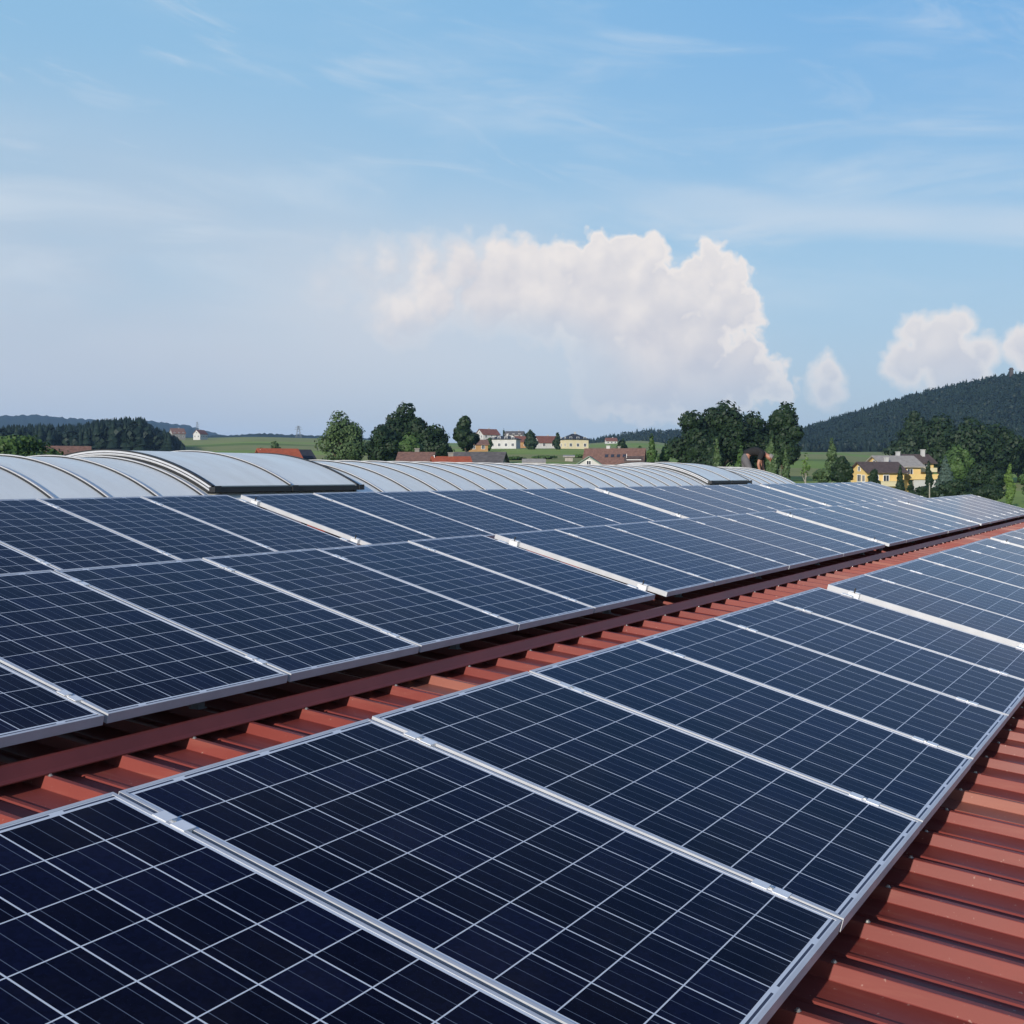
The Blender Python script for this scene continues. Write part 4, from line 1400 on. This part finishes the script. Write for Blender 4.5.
# ------------------------------------------------------------------ the worker bending over behind the skylight
def skinned(name, joints, bones, material, parent, sub=2):
    me = bpy.data.meshes.new(name)
    names = list(joints)
    me.from_pydata([joints[n][0] for n in names], [(names.index(a), names.index(c)) for a, c in bones], [])
    me.materials.append(material)
    o = link(name, me, parent)
    sm = o.modifiers.new('skin', 'SKIN')
    sv = me.skin_vertices[0].data
    for i, n in enumerate(names):
        r = joints[n][1]
        sv[i].radius = r if isinstance(r, tuple) else (r, r)
    sv[0].use_root = True
    sm.use_smooth_shade = True
    ss = o.modifiers.new('smooth', 'SUBSURF')
    ss.levels = sub
    ss.render_levels = sub
    return o


wy = 11.6
wx = wy / math.tan(bearing(745))
# local frame: +x = towards the picture's right (where he faces), y = away from the hall front, z up
wk = thing('person', 'worker in black T-shirt and grey trousers bending down behind the skylight', 'person', (wx, wy, ribz(wy)), bearing(745) - math.pi / 2)
J = {'pelvis': ((0.0, 0, 0.93), (0.13, 0.10)), 'waist': ((0.13, 0, 1.03), (0.12, 0.10)), 'chest': ((0.33, 0, 1.06), (0.15, 0.12)), 'upper': ((0.47, 0, 1.02), (0.13, 0.10)),
     'neck': ((0.57, 0, 0.97), 0.055), 'head0': ((0.63, 0, 0.93), 0.075), 'head1': ((0.70, 0, 0.885), 0.092), 'head2': ((0.76, 0, 0.84), 0.07)}
bones = [('pelvis', 'waist'), ('waist', 'chest'), ('chest', 'upper'), ('upper', 'neck'), ('neck', 'head0'), ('head0', 'head1'), ('head1', 'head2')]
for s, nm in ((-1, 'a'), (1, 'b')):
    lean = 0.10 if s < 0 else -0.06
    J['hip' + nm] = ((0.0, s * 0.10, 0.88), 0.10)
    J['knee' + nm] = ((0.07 + lean, s * 0.13, 0.47), 0.065)
    J['ankle' + nm] = ((-0.05 + lean, s * 0.14, 0.09), 0.045)
    J['toe' + nm] = ((0.13 + lean, s * 0.15, 0.04), 0.04)
    J['sh' + nm] = ((0.46, s * 0.19, 0.99), 0.062)
    J['elbow' + nm] = ((0.42 + 0.06 * s, s * 0.24, 0.70), 0.045)
    J['wrist' + nm] = ((0.48 + 0.05 * s, s * 0.20, 0.46), 0.030)
    J['palm' + nm] = ((0.50 + 0.05 * s, s * 0.19, 0.38), 0.034)
    bones += [('pelvis', 'hip' + nm), ('hip' + nm, 'knee' + nm), ('knee' + nm, 'ankle' + nm), ('ankle' + nm, 'toe' + nm),
              ('upper', 'sh' + nm), ('sh' + nm, 'elbow' + nm), ('elbow' + nm, 'wrist' + nm), ('wrist' + nm, 'palm' + nm)]
    for k in range(5):
        fn = f'f{k}{nm}'
        if k < 4:
            J[fn] = ((0.485 + 0.016 * k + 0.05 * s, s * 0.19, 0.31 - 0.008 * (1.5 - abs(k - 1.5))), 0.0095)
            J[fn + 't'] = ((0.490 + 0.016 * k + 0.05 * s, s * 0.175, 0.265), 0.0085)
        else:
            J[fn] = ((0.555 + 0.05 * s, s * 0.18, 0.36), 0.011)
            J[fn + 't'] = ((0.58 + 0.05 * s, s * 0.17, 0.325), 0.0095)
        bones += [('palm' + nm, fn), (fn, fn + 't')]
skinned('body', J, bones, M['skin'], wk)
JS = {'hem': ((-0.03, 0, 0.955), (0.158, 0.138)), 'waist': ((0.07, 0, 1.0), (0.156, 0.130)), 'mid': ((0.2, 0, 1.06), (0.152, 0.132)), 'chest': ((0.34, 0, 1.065), (0.175, 0.145)), 'upper': ((0.48, 0, 1.02), (0.15, 0.12)), 'collar': ((0.55, 0, 0.985), 0.075)}
sb = [('hem', 'waist'), ('waist', 'mid'), ('mid', 'chest'), ('chest', 'upper'), ('upper', 'collar')]
JT = {'pelvis': ((-0.02, 0, 0.93), (0.155, 0.135)), 'belt': ((0.09, 0, 1.0), (0.15, 0.12))}
tb = [('pelvis', 'belt')]
for s, nm in ((-1, 'a'), (1, 'b')):
    lean = 0.10 if s < 0 else -0.06
    JS['sh' + nm] = ((0.46, s * 0.19, 0.99), 0.085)
    JS['sleeve' + nm] = ((0.43 + 0.04 * s, s * 0.225, 0.80), 0.070)
    sb += [('upper', 'sh' + nm), ('sh' + nm, 'sleeve' + nm)]
    JT['hip' + nm] = ((-0.01, s * 0.10, 0.86), 0.120)
    JT['knee' + nm] = ((0.07 + lean, s * 0.13, 0.47), 0.088)
    JT['cuff' + nm] = ((-0.04 + lean, s * 0.14, 0.10), 0.080)
    tb += [('pelvis', 'hip' + nm), ('hip' + nm, 'knee' + nm), ('knee' + nm, 'cuff' + nm)]
    sh = MB()
    sh.tube([(-0.11 + lean, s * 0.14, 0.045), (0.0 + lean, s * 0.14, 0.055), (0.12 + lean, s * 0.15, 0.045), (0.18 + lean, s * 0.15, 0.035)], [0.045, 0.055, 0.045, 0.028], 10)
    sh.build('shoe', M['shoe'], wk, smooth=True)
skinned('shirt', JS, sb, M['shirt'], wk)
skinned('trousers', JT, tb, M['trousers'], wk)
JH = {'a': ((0.640, 0, 0.950), 0.082), 'b': ((0.720, 0, 0.912), 0.096), 'c': ((0.778, 0, 0.862), 0.072)}
skinned('hair', JH, [('a', 'b'), ('b', 'c')], M['hair'], wk)
for s in (-1, 1):
    e = MB(); e.tube([(0.68, s * 0.085, 0.875), (0.685, s * 0.102, 0.88)], [0.03, 0.024], 10); e.build('ear', M['skin'], wk, smooth=True)
nb = MB(); nb.tube([(0.70, 0, 0.805), (0.705, 0, 0.775)], [0.022, 0.012], 8); nb.build('nose', M['skin'], wk, smooth=True)

# ------------------------------------------------------------------ summer haze
hb = MB()
hb.box(-2500, 6900, -5200, 6900, -16, 300)
hzo = hb.build('haze', None)
hzo.data.materials.clear()
hm = bpy.data.materials.new('summer_haze')
hm.use_nodes = True
ht = hm.node_tree
ht.nodes.clear()
ho = ht.nodes.new('ShaderNodeOutputMaterial')
pv = ht.nodes.new('ShaderNodeVolumePrincipled')
pv.inputs['Color'].default_value = (0.40, 0.66, 1.0, 1)
pv.inputs['Density'].default_value = 0.00009
pv.inputs['Anisotropy'].default_value = 0.0
ht.links.new(pv.outputs[0], ho.inputs['Volume'])
hzo.data.materials.append(hm)
tag(hzo, 'pale bluish summer haze filling the valley air', 'haze', kind='stuff')
